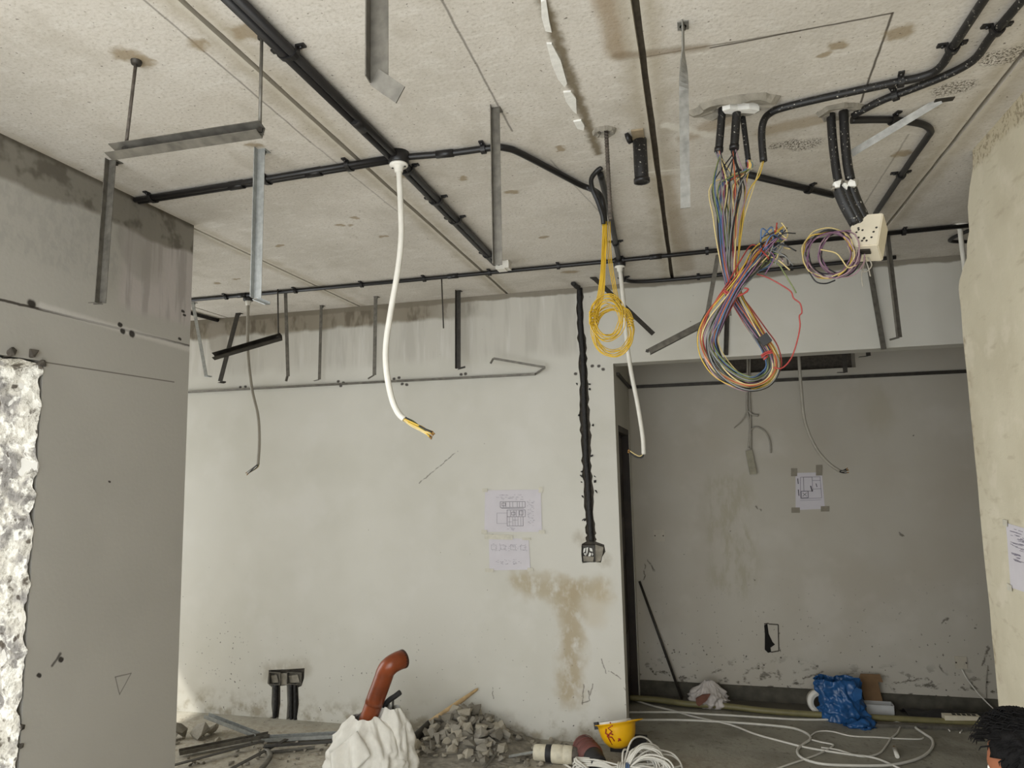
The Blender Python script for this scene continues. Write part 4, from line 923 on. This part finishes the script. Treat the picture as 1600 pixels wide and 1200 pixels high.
for px, py, r in ((722,1128,.062),(742,1130,.055),(712,1140,.05),(726,1150,.065),(700,1158,.05),(752,1165,.05),(690,1145,.045),(735,1172,.055),(715,1185,.06),(690,1185,.05),(668,1172,.05),(760,1185,.045)):
    p = onY(px, py, YF-.10-(py-1120)/70*.30); stone((p.x,p.y), r, LAB, GR)
for px, py, r, lb in ((280,1146,.07,'flat concrete lump close to the left wall end'),(311,1146,.085,'largest squarish concrete lump left of the pale strip'),(330,1140,.05,'dark concrete lump at the tip of the pale strip'),(340,1152,.03,'small concrete lump under the pale strip'),(300,1168,.022,'tiny concrete lump in front of the largest lump'),(268,1150,.06,'concrete lump half hidden by the left wall')):
    p = flo(px, py+8); stone((p.x,p.y), r, lb, 'lumps by the left wall', 0)
for i in range(46):
    p = flo(random.uniform(780,905), random.uniform(1160,1198)); stone((p.x, min(p.y, YF-.05)), random.uniform(.010,.030), 'small concrete crumb at the wall foot right of the rubble', 'crumbs along the back wall', 0)
for i in range(70):
    p = flo(random.uniform(275,520), random.uniform(1150,1198)); stone((p.x, min(p.y, YF-.05)), random.uniform(.006,.018), 'small crumb of concrete scattered among the metal strips', 'crumbs among the strips', 0)

# metal strips and offcuts
def strip(label, a, b, w, m, z=.006, kind='bar', za=None, zb=None):
    p, q = flo(*a, z if za is None else za), flo(*b, z if zb is None else zb); mb = MB(); u = Vector((-(q-p).y, (q-p).x, 0))
    if kind == 'bar': mb.bar(p, q, u, w, .004)
    else: mb.channel(p, q, u, w, .003, .022)
    return tag(mb.build('metal_strip', m), label, 'metal strip', 'strips and offcuts on the floor')
strip('pale strip lying from the stones towards the socket box', (322,1120), (402,1151), .05, M_galv, .02, 'channel', .12, .02)
strip('long dark strip nearest the left wall', (255,1200), (412,1158), .03, M_darksteel, .03)
strip('grey track lying above the long dark strip', (280,1178), (420,1150), .055, M_galvd, .022, 'channel')
strip('dark bar crossing below the socket box', (358,1203), (448,1155), .03, M_darksteel, .036)
strip('broad metal track along the wall below the socket box', (410,1157), (540,1150), .07, M_galv, .012, 'channel')
strip('black bar lying against the broad metal track', (412,1166), (545,1157), .045, M_black, .05)
strip('short grey offcut left of the white sack', (414,1176), (492,1167), .035, M_galvd, .008)
strip('thin pale sliver on the floor in front of the rubble', (757,1200), (785,1165), .016, M_galvd, .03, 'bar', .03, .06)
p = [flo(404,1206,.02), flo(416,1192,.025), flo(422,1182,.03), flo(420,1175,.03), flo(415,1172,.03)]
tag(MB().tube(smooth_path(p, 6), .016, 10).build('pipe_offcut', M_galvd), 'curved grey pipe offcut among the metal strips', 'pipe')

# sack with pipes
SY = 3.80; sc0 = onY(574, 1200, SY); SX = sc0.x; ST = onY(574,1122,SY).z
sk_t = thing('sack', 'white sack bunched around a brown elbow pipe', 'sack', (SX, SY, 0))
def folded(cx, cy, z0, z1, prof, nf, amp, seg=120, rings=56, seed=0, sx=1.0, sy=.8, lean=(0,0)):
    mb = MB(); vs = []
    for j in range(rings+1):
        k = j/rings; z = z0 + (z1-z0)*k; i = k*(len(prof)-1); i0 = min(int(i), len(prof)-2); r = prof[i0]*(1-(i-i0)) + prof[i0+1]*(i-i0)
        for a_ in range(seg):
            an = 2*math.pi*a_/seg; f = math.sin(an*nf + 2.2*mnoise.noise(Vector((math.cos(an)*1.3, math.sin(an)*1.3, k*2+seed)))*2 + k*1.5)
            rr = r*(1 + amp*(.4+.6*k)*f*.5 + amp*1.1*mnoise.fractal(Vector((math.cos(an)*2.2, math.sin(an)*2.2, k*3+seed)), 1, 2, 3))
            q_ = Vector((math.cos(an)*3.1, math.sin(an)*3.1, k*4.5+seed*2)); rr *= 1 + .10*amp/.14*(.5-abs(mnoise.noise(q_))*2.2)*.6 + .03*(.5-abs(mnoise.noise(q_*2.6))*2)
            vs.append(Vector((cx + lean[0]*k + math.cos(an)*rr*sx, cy + lean[1]*k + math.sin(an)*rr*sy, z + .02*mnoise.noise(Vector((an*1.5,k*4,seed))) * (k > .05))))
    fs = [(j*seg+i, j*seg+(i+1)%seg, (j+1)*seg+(i+1)%seg, (j+1)*seg+i) for j in range(rings) for i in range(seg)]
    fs += [list(range(seg))[::-1]]
    mb.add(vs, fs, True); return mb
folded(SX, SY, 0, ST+.012, [.21,.235,.24,.235,.215,.185,.15,.085], 7, .14, sx=1.0, sy=.75, seed=3).build('woven_cloth', M_sack, sk_t)
hx_ = onY(613,1150,SY+.06).x
folded(hx_, SY+.05, .05, onY(608,1112,SY).z+.01, [.13,.14,.13,.115,.09,.05], 6, .18, seed=9, sy=.8, seg=56).build('second_fold', M_sack, sk_t)
fp = MB(); a, b, c = onY(516,1178,SY-.17), onY(560,1140,SY-.13), onY(575,1185,SY-.19)
vs = []
for j in range(15):
    for i in range(15):
        u, v = i/14, j/14; p = a*(1-u)*(1-v) + b*u*(1-v) + (a+Vector((.05,-.02,-.16)))*(1-u)*v + c*u*v; vs.append(p + Vector((0,-.02,0))*math.sin(u*9+v*2) + Vector((0,.012,.006))*mnoise.noise(p*9))
fp.add(vs, [(j*15+i, j*15+i+1, (j+1)*15+i+1, (j+1)*15+i) for j in range(14) for i in range(14)], True); o = fp.build('draped_corner', M_thin2 if 'M_thin2' in globals() else M_sack, sk_t)
sm = o.modifiers.new('thickness', 'SOLIDIFY'); sm.thickness = .003
t = thing('elbow_pipe', 'brown plastic pipe with a bend standing up out of the sack', 'pipe', (SX, SY, .05))
pts = [onY(556,1190,SY), onY(566,1150,SY), onY(584,1100,SY), onY(598,1062,SY), onY(603,1048,SY), onY(611,1039,SY), onY(621,1033,SY+.03), onY(629,1030,SY+.06)]
MB().tube(smooth_path(pts[:5], 4), .049, 20).build('straight_pipe', M_brown, t); MB().tube(smooth_path(pts[2:], 5), [.052]*26, 20).build('bend', M_brown, t)
d = (pts[-1]-pts[-2]).normalized(); MB().lathe([(.052,-.01),(.053,.008),(.045,.010),(.044,-.03),(0,-.03)], pts[-1], d, 20).build('open_mouth', mat('brown_pvc_inside', rgb(70,36,22), .6), t)
t = thing('hand_tool', 'black curved tool grip poking from the sack behind the brown pipe', 'tool', (hx_, SY+.06, .1))
MB().tube(smooth_path([onY(594,1125,SY+.06), onY(599,1106,SY+.06), onY(607,1095,SY+.06), onY(617,1088,SY+.06), onY(625,1082,SY+.06)], 5), .0155, 12).build('grip', M_rubber, t); MB().tube([onY(614,1090,SY+.06), onY(614,1114,SY+.06)], .007, 8).build('strut', M_darksteel, t)

# shovel
a, b, c = onY(747,1076,YF-.03), onY(672,1130,YF-.25), onY(645,1156,YF-.36)
t = thing('shovel', 'wooden handled tool resting on the rubble, tip against the wall', 'shovel', c)
MB().tube([a, a*.97+b*.03, (a+b)/2, b], [.004,.009,.017,.021], 12).build('wooden_handle', M_wood, t); MB().tube([b, b*.5+c*.5, c, c+(c-b)*.6], [.024,.025,.030,.03], 12).build('iron_socket', M_darksteel, t)
d = (c-b).normalized(); e = c + d*.06; e.z = max(e.z, .05); MB().bar(e, e+Vector((d.x,d.y,0)).normalized()*.12+Vector((0,0,-.03)), (-d.y,d.x,0), .12, .006).build('blade', M_darksteel, t)

# yellow helmet upside down
HY = 4.47; hc = onY(963,1131,HY); ax = Vector((-.19,.30,1)).normalized()
t = thing('hard_hat', 'yellow hard hat lying upside down with red scrawl', 'helmet', Vector((hc.x, hc.y, hc.z-.135)))
prof = [(0.001,-.135),(.035,-.131),(.066,-.118),(.090,-.092),(.105,-.058),(.113,-.020),(.117,0),(.132,.004),(.132,.008),(.113,.006),(.108,-.02),(.098,-.06),(.07,-.105),(.001,-.125)]
MB().lathe(prof, hc, ax, 36).build('shell', M_yellow, t)
u = ax.orthogonal().normalized(); rt = (Vector((1,0,.12)) - ax*ax.dot(Vector((1,0,.12)))).normalized(); fw = ax.cross(rt)
pk_ = []
for i in range(13):
    an = math.radians(-50+100*i/12); dd = rt*math.cos(an)+fw*math.sin(an); pk_.append((hc+dd*.115, hc+dd*(.13+.035*math.cos(math.radians(-90+180*i/12)))+ax*.010))
MB().add([p for q in pk_ for p in q] + [p-ax*.004 for q in pk_ for p in q], [(2*i,2*i+1,2*i+3,2*i+2) for i in range(12)] + [(26+2*i,26+2*i+2,26+2*i+3,26+2*i+1) for i in range(12)] + [(2*i+1,27+2*i,29+2*i,2*i+3) for i in range(12)]).build('peak', M_yellow, t)
def on_shell(px, py):                                          # point on the dome under a pixel
    d = ray(px, py).normalized(); oc = CAM - (hc - ax*.015); R_ = .1165; bq = d.dot(oc); dis = bq*bq - (oc.dot(oc)-R_*R_); return CAM + d*(-bq - math.sqrt(max(dis,0)))
for pts in ([(953,1129),(957,1134),(950,1138),(956,1143),(949,1150),(953,1157),(957,1163)], [(947,1139),(946,1146),(952,1149)], [(957,1131),(960,1131)], [(953,1146),(958,1148)], [(949,1151),(956,1152),(960,1158)], [(966,1154),(970,1157)], [(969,1154),(966,1158)]):
    MB().tube([on_shell(*q) for q in pts], .004, 6).build('red_scrawl', M_redp, t)
MB().lathe([(.06,-.03),(.095,-.012),(.10,.012),(.094,.016),(.085,-.0),(.05,-.02)], hc+ax*.004-rt*.005, ax, 24).build('liner', M_white, t)
MB().obox(hc - rt*.118 - fw*.02 + ax*.004, rt*.012, fw*.022, ax*.020).build('buckle', M_rubber, t)

# taped tool on the floor
a, b = flo(836,1190,.055), flo(898,1187,.058); a.y = b.y = 4.36; a = onY(836,1174,4.36); b = onY(899,1168,4.36); rr = .052
t = thing('taped_roll', 'cylinder wrapped in cream film with a dark band lying on the floor', 'tool', Vector(((a.x+b.x)/2, 4.36, 0)))
dz = rr - min(a.z, b.z) ; a.z = b.z = rr+.002
def cyl(a, b, k0, k1, r0, r1, name, m): p, q = a*(1-k0)+b*k0, a*(1-k1)+b*k1; d = (q-p).normalized(); L = (q-p).length; MB().lathe([(0,0),(r0*.93,0),(r0,L*.08),((r0+r1)/2*1.02,L*.5),(r1,L*.92),(r1*.93,L),(0,L)], p, d, 20).build(name, m, t)
cyl(a, b, -.02, .30, rr*.86, rr*.92, 'film_wrap', M_film); cyl(a, b, .24, .44, rr*.9, rr*.95, 'dark_band', M_rubber); cyl(a, b, .42, .72, rr, rr, 'film_wrap', M_film); cyl(a, b, .70, .94, rr, rr*.98, 'film_wrap', M_film); cyl(a, b, .92, 1.1, rr*.9, rr*.9, 'end_collar', mat('brown_collar', rgb(96,72,52), .7), t) if False else cyl(a, b, .92, 1.1, rr*.9, rr*.9, 'end_collar', M_rust)
e = a + (a-b).normalized()*.01; MB().bar(e, e+Vector((-.15,-.02,-.03)), (0,1,.3), .02, .004).build('blade', M_galv, t)
# red and black power tool
a, b = onY(916,1176,4.40), onY(936,1192,4.22); a.z = .075; b.z = .07
t = thing('power_tool', 'dusty red and black power tool lying beside the yellow hard hat', 'tool', Vector((a.x, 4.3, 0)))
cyl(a, b, -.3, .55, .066, .070, 'red_casing', M_redtool); cyl(a, b, .5, 1.0, .062, .050, 'black_head', M_rubber)
MB().bar(a+Vector((-.01,.02,-.02)), a+Vector((-.16,.06,-.045)), (0,1,0), .045, .045).build('handle', M_rubber, t)
for i in range(4):
    k = -.2+i*.2; p = a*(1-k)+b*k; MB().lathe([(.070,-.004),(.074,0),(.070,.004)], p, (b-a).normalized(), 20).build('ridge', M_redtool, t)
# dark box behind the wire bundle
bp_ = flo(975,1192); t = thing('tool_case', 'dark toolbox behind the hard hat at the wall corner', 'case', (bp_.x, 4.52, 0))
MB().box((bp_.x-.10,4.60,0), (bp_.x+.12,4.68,.07)).build('body', M_rubber, t); MB().box((bp_.x-.105,4.595,.07), (bp_.x+.125,4.685,.085)).build('lid', M_rubber, t); MB().tube(smooth_path([Vector((bp_.x-.03,4.64,.085)), Vector((bp_.x-.02,4.64,.11)), Vector((bp_.x+.04,4.64,.11)), Vector((bp_.x+.05,4.64,.085))], 4), .006, 8).build('handle', M_rubber, t)
# bundle of white wires
wc = flo(975,1206,.06); t = thing('wire_bundle', 'tied bundle of white wires fanning out on the floor', 'wires', (wc.x, wc.y, 0))
for i in range(34):
    s_ = random.uniform(-.35,1); L = random.uniform(.16,.34); wd = random.uniform(.03,.10); up = random.uniform(.02,.15); an = s_*1.1
    d = Vector((math.cos(an), math.sin(an)*.75, 0)); n_ = Vector((-d.y, d.x, 0)); p0 = wc + jit(.02)
    pts = [p0, p0 + d*L*.4 + n_*wd*.5 + Vector((0,0,up*.8)), p0 + d*L*.85 + n_*wd*.7 + Vector((0,0,up*.7)), p0 + d*L + Vector((0,0,up*.3-.01)), p0 + d*L*.8 - n_*wd*.6 + Vector((0,0,up*.1)), p0 + d*L*.35 - n_*wd*.4 + Vector((0,0,up*.2)), p0 + jit(.015)]
    for q in pts: q.z = max(q.z, .006); q.y = min(q.y, 4.62)
    MB().tube(smooth_path(pts, 5), .0052, 6).build('wire', M_cableW, t)
for i in range(9):
    pts = [wc+jit(.02), onY(945-i*3,1188+i,wc.y+.02)+jit(.01), onY(912-i*2,1182+i*2,wc.y+.05)+jit(.012), onY(898+i,1186+i,wc.y+.03)+jit(.01), onY(915+i*3,1200+i*2,wc.y)+jit(.01)]
    for q in pts: q.z = max(q.z, .006)
    MB().tube(smooth_path(pts, 5), .0052, 6).build('wire', M_cableW, t)
for i in range(6): MB().tube(smooth_path([wc + Vector((-.03+i*.012, .045*math.cos(a_), .045*math.sin(a_))) for a_ in [k*math.pi/5 for k in range(11)]], 3), .005, 6).build('binding', M_cableW if i < 4 else WIRE['blue'], t)
tag(MB().tube(smooth_path([flo(866,1187,.006), flo(880,1193,.006), flo(893,1201,.006), flo(900,1210,.006)], 5), .006, 8).build('loose_cable', M_cableW), 'loose white cable end in front of the film wrapped cylinder', 'cable')

# rear room floor: cables
def fcable(label, pts, r=.007, m=None, closed=False):
    return tag(MB().tube(smooth_path([flo(a, b, r+.001+(c[0] if c else 0)) for a, b, *c in pts], 7), r, 8).build('floor_cable', m or M_cableW), label, 'cable', 'cables on the rear floor')
fcable('white cable lying furthest back, passing below the blue bag', [(980,1113),(1060,1113),(1090,1115),(1160,1119),(1240,1124),(1300,1124),(1330,1120),(1345,1119),(1370,1121),(1395,1127),(1410,1131)], .0075)
fcable('white cable crossing the middle of the rear floor into a hooked loop', [(978,1125),(1060,1125),(1130,1128),(1200,1133),(1240,1138),(1262,1147),(1266,1155),(1255,1163),(1246,1172),(1250,1182),(1268,1190),(1300,1195),(1380,1196),(1420,1190),(1445,1180),(1457,1167),(1456,1155),(1445,1147),(1432,1138),(1427,1131)], .0080)
fcable('white cable slanting from the wall corner across the rear floor', [(988,1093),(1020,1103),(1050,1110),(1085,1120),(1140,1132),(1180,1147),(1220,1158),(1260,1168),(1320,1178),(1365,1184),(1400,1198),(1420,1210)], .0065)
fcable('thin pale cable curling below the blue bag', [(1266,1150),(1278,1143),(1300,1143),(1330,1150),(1370,1152),(1400,1154),(1435,1155),(1443,1153)], .005)
fcable('thin pale cable with a small loop mid floor', [(1200,1206),(1240,1192),(1275,1180),(1300,1167),(1300,1163),(1285,1160),(1268,1156)], .0055)
fcable('thin pale cable from the loop towards the picture bottom', [(1283,1168),(1310,1172),(1345,1182),(1372,1178),(1385,1165),(1392,1154),(1402,1145),(1408,1132)], .0055)
fcable('thin pinkish cable looping in front of the power strip', [(1428,1130),(1438,1125),(1455,1120),(1468,1124),(1476,1133),(1484,1142)], .004)
fcable('thin white cable looped beside the power strip', [(1430,1132),(1450,1124),(1470,1121),(1495,1132),(1503,1140),(1500,1145)], .004)
p = [flo(980,1090,.03), flo(1030,1094,.026), flo(1075,1100,.026), flo(1130,1103,.026), flo(1200,1111,.026), flo(1282,1117,.026), flo(1380,1122,.026), flo(1450,1126,.026), flo(1560,1132,.026)]
tag(MB().tube(smooth_path(p, 5), .021, 12).build('plastic_pipe', M_green), 'long olive plastic pipe lying along the rear wall', 'pipe')
# crumpled white bag
bc_ = flo(1108,1106); t = thing('plastic_bag', 'crumpled white plastic bag on the rear floor', 'bag', bc_)
zt = onY(1108,1066,bc_.y).z
mb = folded(bc_.x, bc_.y+.04, .0, zt, [.085,.118,.125,.105,.06,.02], 5, .30, seed=21, sy=.8); mb.build('film', M_thin, t)
pk2 = [onY(x,y_,bc_.y-.085) for x, y_ in ((1087,1092),(1098,1086),(1110,1085),(1104,1095),(1092,1104),(1088,1100))]; MB().prism(pk2, (0,.02,0)).build('brown_content', mat('brown_scraps', rgb(112,72,58), .8), t)
# tape roll, blue bag, carton
rc = onY(1280,1100,flo(1280,1116).y); t = thing('tape_roll', 'roll of white tape standing against the blue bag', 'tape', Vector((rc.x, rc.y, 0)))
rc.z = .085; d = Vector((.15,-1,.05)).normalized()
MB().lathe([(.052,-.03),(.080,-.03),(.080,.03),(.052,.03),(.052,-.03)], rc, d, 28).build('tape', M_white, t); MB().lathe([(.046,-.032),(.052,-.032),(.052,.032),(.046,.032),(.046,-.032)], rc, d, 28).build('core', M_cardw, t)
bb = flo(1326,1130); zt = onY(1318,1066,bb.y).z; t = thing('plastic_bag', 'blue plastic bag slumped on the rear floor by the carton', 'bag', bb)
folded(bb.x-.01, bb.y+.06, 0, zt, [.150,.150,.135,.128,.135,.128], 9, .22, seed=33, sy=.6, lean=(-.04,.03)).build('film', M_blue, t)
folded(bb.x+.06, bb.y-.03, 0, .05, [.10,.10,.05], 5, .35, seed=41, sy=.8, seg=40, rings=10).build('slumped_edge', M_blue, t)
ear = [onY(x,y_,bb.y) for x, y_ in ((1331,1083),(1338,1074),(1347,1078),(1346,1092),(1336,1096))]; MB().prism(ear, (0,.02,0)).build('tied_ear', M_blue, t)
kb_ = flo(1376,1120); kb_.y = min(kb_.y, YB-.16); t = thing('carton', 'small white carton with its brown lid standing open', 'box', kb_)
x0, x1 = onY(1354,1118,kb_.y).x, onY(1399,1118,kb_.y).x; zt = onY(1376,1102,kb_.y).z; th = .004; dp = .09
mb = MB(); mb.box((x0,kb_.y,0),(x1,kb_.y+th,zt)).box((x0,kb_.y+dp,0),(x1,kb_.y+dp+th,zt)).box((x0,kb_.y,0),(x0+th,kb_.y+dp,zt)).box((x1-th,kb_.y,0),(x1,kb_.y+dp,zt)).box((x0,kb_.y,0),(x1,kb_.y+dp,th)); mb.build('tray', M_cardw, t)
lidp = [onY(1352,1098,kb_.y+dp), onY(1381,1103,kb_.y+dp), onY(1372,1066,kb_.y+dp+.015), onY(1380,1066,kb_.y+dp+.015), onY(1375,1054,kb_.y+dp+.02), onY(1345,1053,kb_.y+dp+.02), onY(1342,1060,kb_.y+dp+.016)]
MB().prism(lidp, (0,.005,.001)).build('lid', M_card, t)
# power strip and the dark clutter behind it
a, b = flo(1474,1122,.045), flo(1530,1124,.045); t = thing('power_strip', 'white power strip lying at the foot of the rear wall', 'power strip', Vector(((a.x+b.x)/2, a.y, 0)))
a.z = b.z = .055; MB().bar(a, b, (0,1,0), .055, .03).build('body', M_cream, t)
for i in range(5): p = a*(1-(.30+i*.14))+b*(.30+i*.14); MB().box(p+Vector((-.010,-.012,.015)), p+Vector((.010,.012,.019))).build('socket', M_rubber, t)
MB().tube(smooth_path([b, b+Vector((.03,-.02,.01)), b+Vector((.05,-.03,-.04)), b+Vector((.02,-.08,-.048))], 5), .005, 8).build('lead', M_cableW, t)
p0, p1 = flo(1412,1118), flo(1560,1126); t = thing('dark_sheet', 'dark plastic sheeting bunched along the foot of the rear wall', 'sheeting', Vector(((p0.x+p1.x)/2, YB-.12, 0)))
vs = []; nn = 40
for j in range(13):
    for i in range(nn+1):
        x = p0.x + (p1.x-p0.x)*i/nn; k = j/12; y = YB-.30+.26*k; vs.append(Vector((x, y, .008 + .075*math.sin(math.pi*min(1,k*1.15))*(.7+.6*mnoise.noise(Vector((x*7,k*3,1)))) + .012*mnoise.noise(Vector((x*22,y*22,4))))))
o = MB().add(vs, [(j*(nn+1)+i, j*(nn+1)+i+1, (j+1)*(nn+1)+i+1, (j+1)*(nn+1)+i) for j in range(12) for i in range(nn)], True).build('crumpled_film', M_rubber, t); o.modifiers.new('thickness','SOLIDIFY').thickness = .003
a, b = flo(1355,1131,.012), flo(1560,1139,.012); tag(MB().bar(a, b, (0,1,0), .05, .02).build('plank', M_galvd), 'grey batten lying in front of the olive pipe', 'batten')
a, b = flo(1398,1170,.012), flo(1402,1182,.012); t = thing('cable_gland', 'small brass and white fitting alone on the rear floor', 'fitting', Vector((a.x,a.y,0))); MB().tube([a,b], .012, 10).build('body', M_white, t); MB().tube([a+(a-b)*.3, a], .007, 8).build('stem', M_copper, t)

# ================================================================== PERSON squatting beside the right wall, only the head in view
PY = 2.08; hp_ = onY(1612,1188,PY)
fx = Vector((-1,.0,0)); 
t = thing('person', 'person with black hair crouching at the bottom right corner', 'person', Vector((hp_.x, PY, 0)))
t.rotation_euler.z = math.radians(-58)
bx0 = hp_.x
J = {'pelvis':(bx0+.30,PY,.24),'spine':(bx0+.26,PY,.42),'chest':(bx0+.16,PY,.62),'neck':(bx0+.07,PY,.80),'nk2':(bx0+.035,PY,.88),
     'shl':(bx0+.14,PY-.17,.72),'ell':(bx0+.02,PY-.22,.50),'wrl':(bx0-.16,PY-.14,.44),'shr':(bx0+.14,PY+.17,.72),'elr':(bx0+.02,PY+.22,.50),'wrr':(bx0-.16,PY+.14,.44),
     'hil':(bx0+.28,PY-.10,.23),'knl':(bx0-.08,PY-.17,.45),'anl':(bx0+.14,PY-.15,.09),'hir':(bx0+.28,PY+.10,.23),'knr':(bx0-.08,PY+.17,.45),'anr':(bx0+.14,PY+.15,.09),
     'tol':(bx0-.06,PY-.17,.035),'tor':(bx0-.06,PY+.17,.035),'hnl':(bx0-.24,PY-.10,.43),'hnr':(bx0-.24,PY+.10,.43)}
RAD = {'pelvis':.14,'spine':.135,'chest':.14,'neck':.062,'nk2':.058,'shl':.065,'ell':.043,'wrl':.030,'shr':.065,'elr':.043,'wrr':.030,'hil':.10,'knl':.062,'anl':.044,'hir':.10,'knr':.062,'anr':.044,'tol':.034,'tor':.034,'hnl':.032,'hnr':.032}
ED = [('pelvis','spine'),('spine','chest'),('chest','neck'),('neck','nk2'),('chest','shl'),('shl','ell'),('ell','wrl'),('wrl','hnl'),('chest','shr'),('shr','elr'),('elr','wrr'),('wrr','hnr'),('pelvis','hil'),('hil','knl'),('knl','anl'),('anl','tol'),('pelvis','hir'),('hir','knr'),('knr','anr'),('anr','tor')]
ks = list(J); me = bpy.data.meshes.new('body'); org = Vector(t['_o']); me.from_pydata([Vector(J[k])-org for k in ks], [(ks.index(a), ks.index(b)) for a, b in ED], [])
bo = bpy.data.objects.new('body', me); col.objects.link(bo); bo.parent = t; md = bo.modifiers.new('skin', 'SKIN')
for i, k in enumerate(ks): sv = me.skin_vertices[0].data[i]; sv.radius = (RAD[k], RAD[k]); sv.use_root = (k == 'pelvis')
bo.modifiers.new('smooth', 'SUBSURF').levels = 2; bo.modifiers['smooth'].render_levels = 2
dg = bpy.context.evaluated_depsgraph_get(); em = bpy.data.meshes.new_from_object(bo.evaluated_get(dg)); bo.modifiers.clear(); bo.data = em
em.materials.clear(); [em.materials.append(m) for m in (M_shirt, M_trouser, M_skin, M_shoe)]
for p in em.polygons:
    c = p.center + org; p.use_smooth = True; dxl = c.x - bx0
    if c.z < .075 and dxl < .22: p.material_index = 3
    elif c.z > .80: p.material_index = 2
    elif abs(c.y-PY) < .27 and dxl < -.02 and c.z > .40 and c.z < .56 and abs(c.y-PY) < .16: p.material_index = 2
    elif c.z < .36 or (dxl < .10 and c.z < .52 and abs(c.y-PY) < .215): p.material_index = 1
    else: p.material_index = 0
# fingers
for sgn in (-1, 1):
    for k in range(4):
        y0 = PY + sgn*(.10-.035+k*.022); MB().tube(smooth_path([Vector((bx0-.24,y0,.435)), Vector((bx0-.285,y0,.425-.004*k)), Vector((bx0-.310,y0,.395)), Vector((bx0-.305,y0,.370))], 3), [.0095]*10, 8).build('finger', M_skin, t)
    y0 = PY + sgn*.055; MB().tube(smooth_path([Vector((bx0-.20,y0,.43)), Vector((bx0-.235,y0-sgn*.022,.415)), Vector((bx0-.265,y0-sgn*.03,.40))], 3), [.011]*7, 8).build('thumb', M_skin, t)
# head: looks left and down
hc2 = Vector((hp_.x, PY, hp_.z-.02)); R3 = Matrix.Rotation(math.radians(-14), 3, 'Y')   # nod forward (face towards -x)
def head_pt(th, ph):                                           # th around, ph from top; face along -x
    d = Vector((math.sin(ph)*math.cos(th), math.sin(ph)*math.sin(th), math.cos(ph)))
    r = Vector((d.x*.098, d.y*.077, d.z*.118))
    f = max(0, -d.x)
    if d.z < -.2: r.y *= 1-.22*min(1, (-d.z-.2)*1.2); r.x *= 1-.10*(d.z < -.6)
    nose = math.exp(-((d.y/.13)**2)) * math.exp(-(((d.z+.15)/.20)**2)) * (f > .5); r.x -= .026*nose
    brow = math.exp(-(((d.z-.12)/.10)**2)) * (f > .6); r.x -= .005*brow
    eye = math.exp(-(((abs(d.y)-.36)/.14)**2)) * math.exp(-(((d.z+.02)/.09)**2)) * (f > .5); r.x += .009*eye
    lips = math.exp(-((d.y/.24)**2)) * math.exp(-(((d.z+.52)/.07)**2)) * (f > .4); r.x -= .007*lips
    chin = math.exp(-((d.y/.3)**2)) * math.exp(-(((d.z+.82)/.15)**2)) * (f > .2); r.x -= .012*chin
    return r
mb = MB(); nt_, np_ = 56, 40; vs = [hc2 + R3 @ head_pt(2*math.pi*i/nt_, math.pi*(j+.01)/(np_+.02)) for j in range(np_+1) for i in range(nt_)]
mb.add(vs, [(j*nt_+i, j*nt_+(i+1)%nt_, (j+1)*nt_+(i+1)%nt_, (j+1)*nt_+i) for j in range(np_) for i in range(nt_)], True); hd = mb.build('head', M_skin, t)
mb = MB(); vs = []; idx = {}; fs = []
for j in range(np_+1):
    for i in range(nt_):
        th_ = 2*math.pi*i/nt_; ph = math.pi*(j+.01)/(np_+.02); d = head_pt(th_, ph); n_ = d.normalized()
        vs.append(hc2 + R3 @ (d + n_*(.014 + .010*mnoise.fractal(Vector((n_.x*5, n_.y*16, n_.z*5)), 1, 2, 3))))
for j in range(np_):
    for i in range(nt_):
        d = head_pt(2*math.pi*(i+.5)/nt_, math.pi*(j+.5)/np_); 
        if d.z > .060 - .030*(d.x > -.03) or (d.x > .0 and d.z > -.055 - .02*(d.x > .03)) : fs.append((j*nt_+i, j*nt_+(i+1)%nt_, (j+1)*nt_+(i+1)%nt_, (j+1)*nt_+i))
mb.add(vs, fs, True); hr = mb.build('hair', M_hair, t); so = hr.modifiers.new('thickness','SOLIDIFY'); so.thickness = .012; so.offset = -1
tufts = MB()
for i in range(420):
    th_ = random.uniform(0,6.28); ph = random.uniform(.05,1.45); d = head_pt(th_, ph)
    if d.z < .05 and d.x < 0: continue
    n_ = d.normalized(); tn = Vector((-n_.z*.9, random.uniform(-.4,.4), -.3)).normalized(); b0 = hc2 + R3 @ (d + n_*.016); tufts.tube([b0, b0 + R3 @ (tn*.02 + n_*.012), b0 + R3 @ (tn*.034 + n_*.006)], [.0022,.0018,.0005], 4, False)
tufts.build('hair_tufts', M_hair, hr)
for sgn in (-1, 1):
    ec = hc2 + R3 @ Vector((.012, sgn*.076, -.012)); MB().lathe([(.0,.004),(.012,.008),(.022,.012),(.026,.006),(.022,-.004),(0,-.006)], ec, R3 @ Vector((.25, sgn, .1)), 16).build('ear', M_skin, hd)
    ep = hc2 + R3 @ Vector((-.088, sgn*.030, -.004)); MB().lathe([(0,.009),(.007,.007),(.0115,0),(.007,-.007),(0,-.009)], ep, (1,0,0), 14).build('eye', M_white, hd); MB().lathe([(0,.004),(.005,.002),(.0055,0)], ep + R3 @ Vector((-.009,0,0)), R3 @ Vector((-1,0,0)), 12).build('iris', M_hair, hd)
MB().tube(smooth_path([hc2 + R3 @ Vector((-.094, y_, -.062)) for y_ in (-.022,-.010,0,.010,.022)], 3), .004, 6).build('mouth', M_redtool, hd)
for o in bpy.data.objects:
    if '_o' in o: del o['_o']
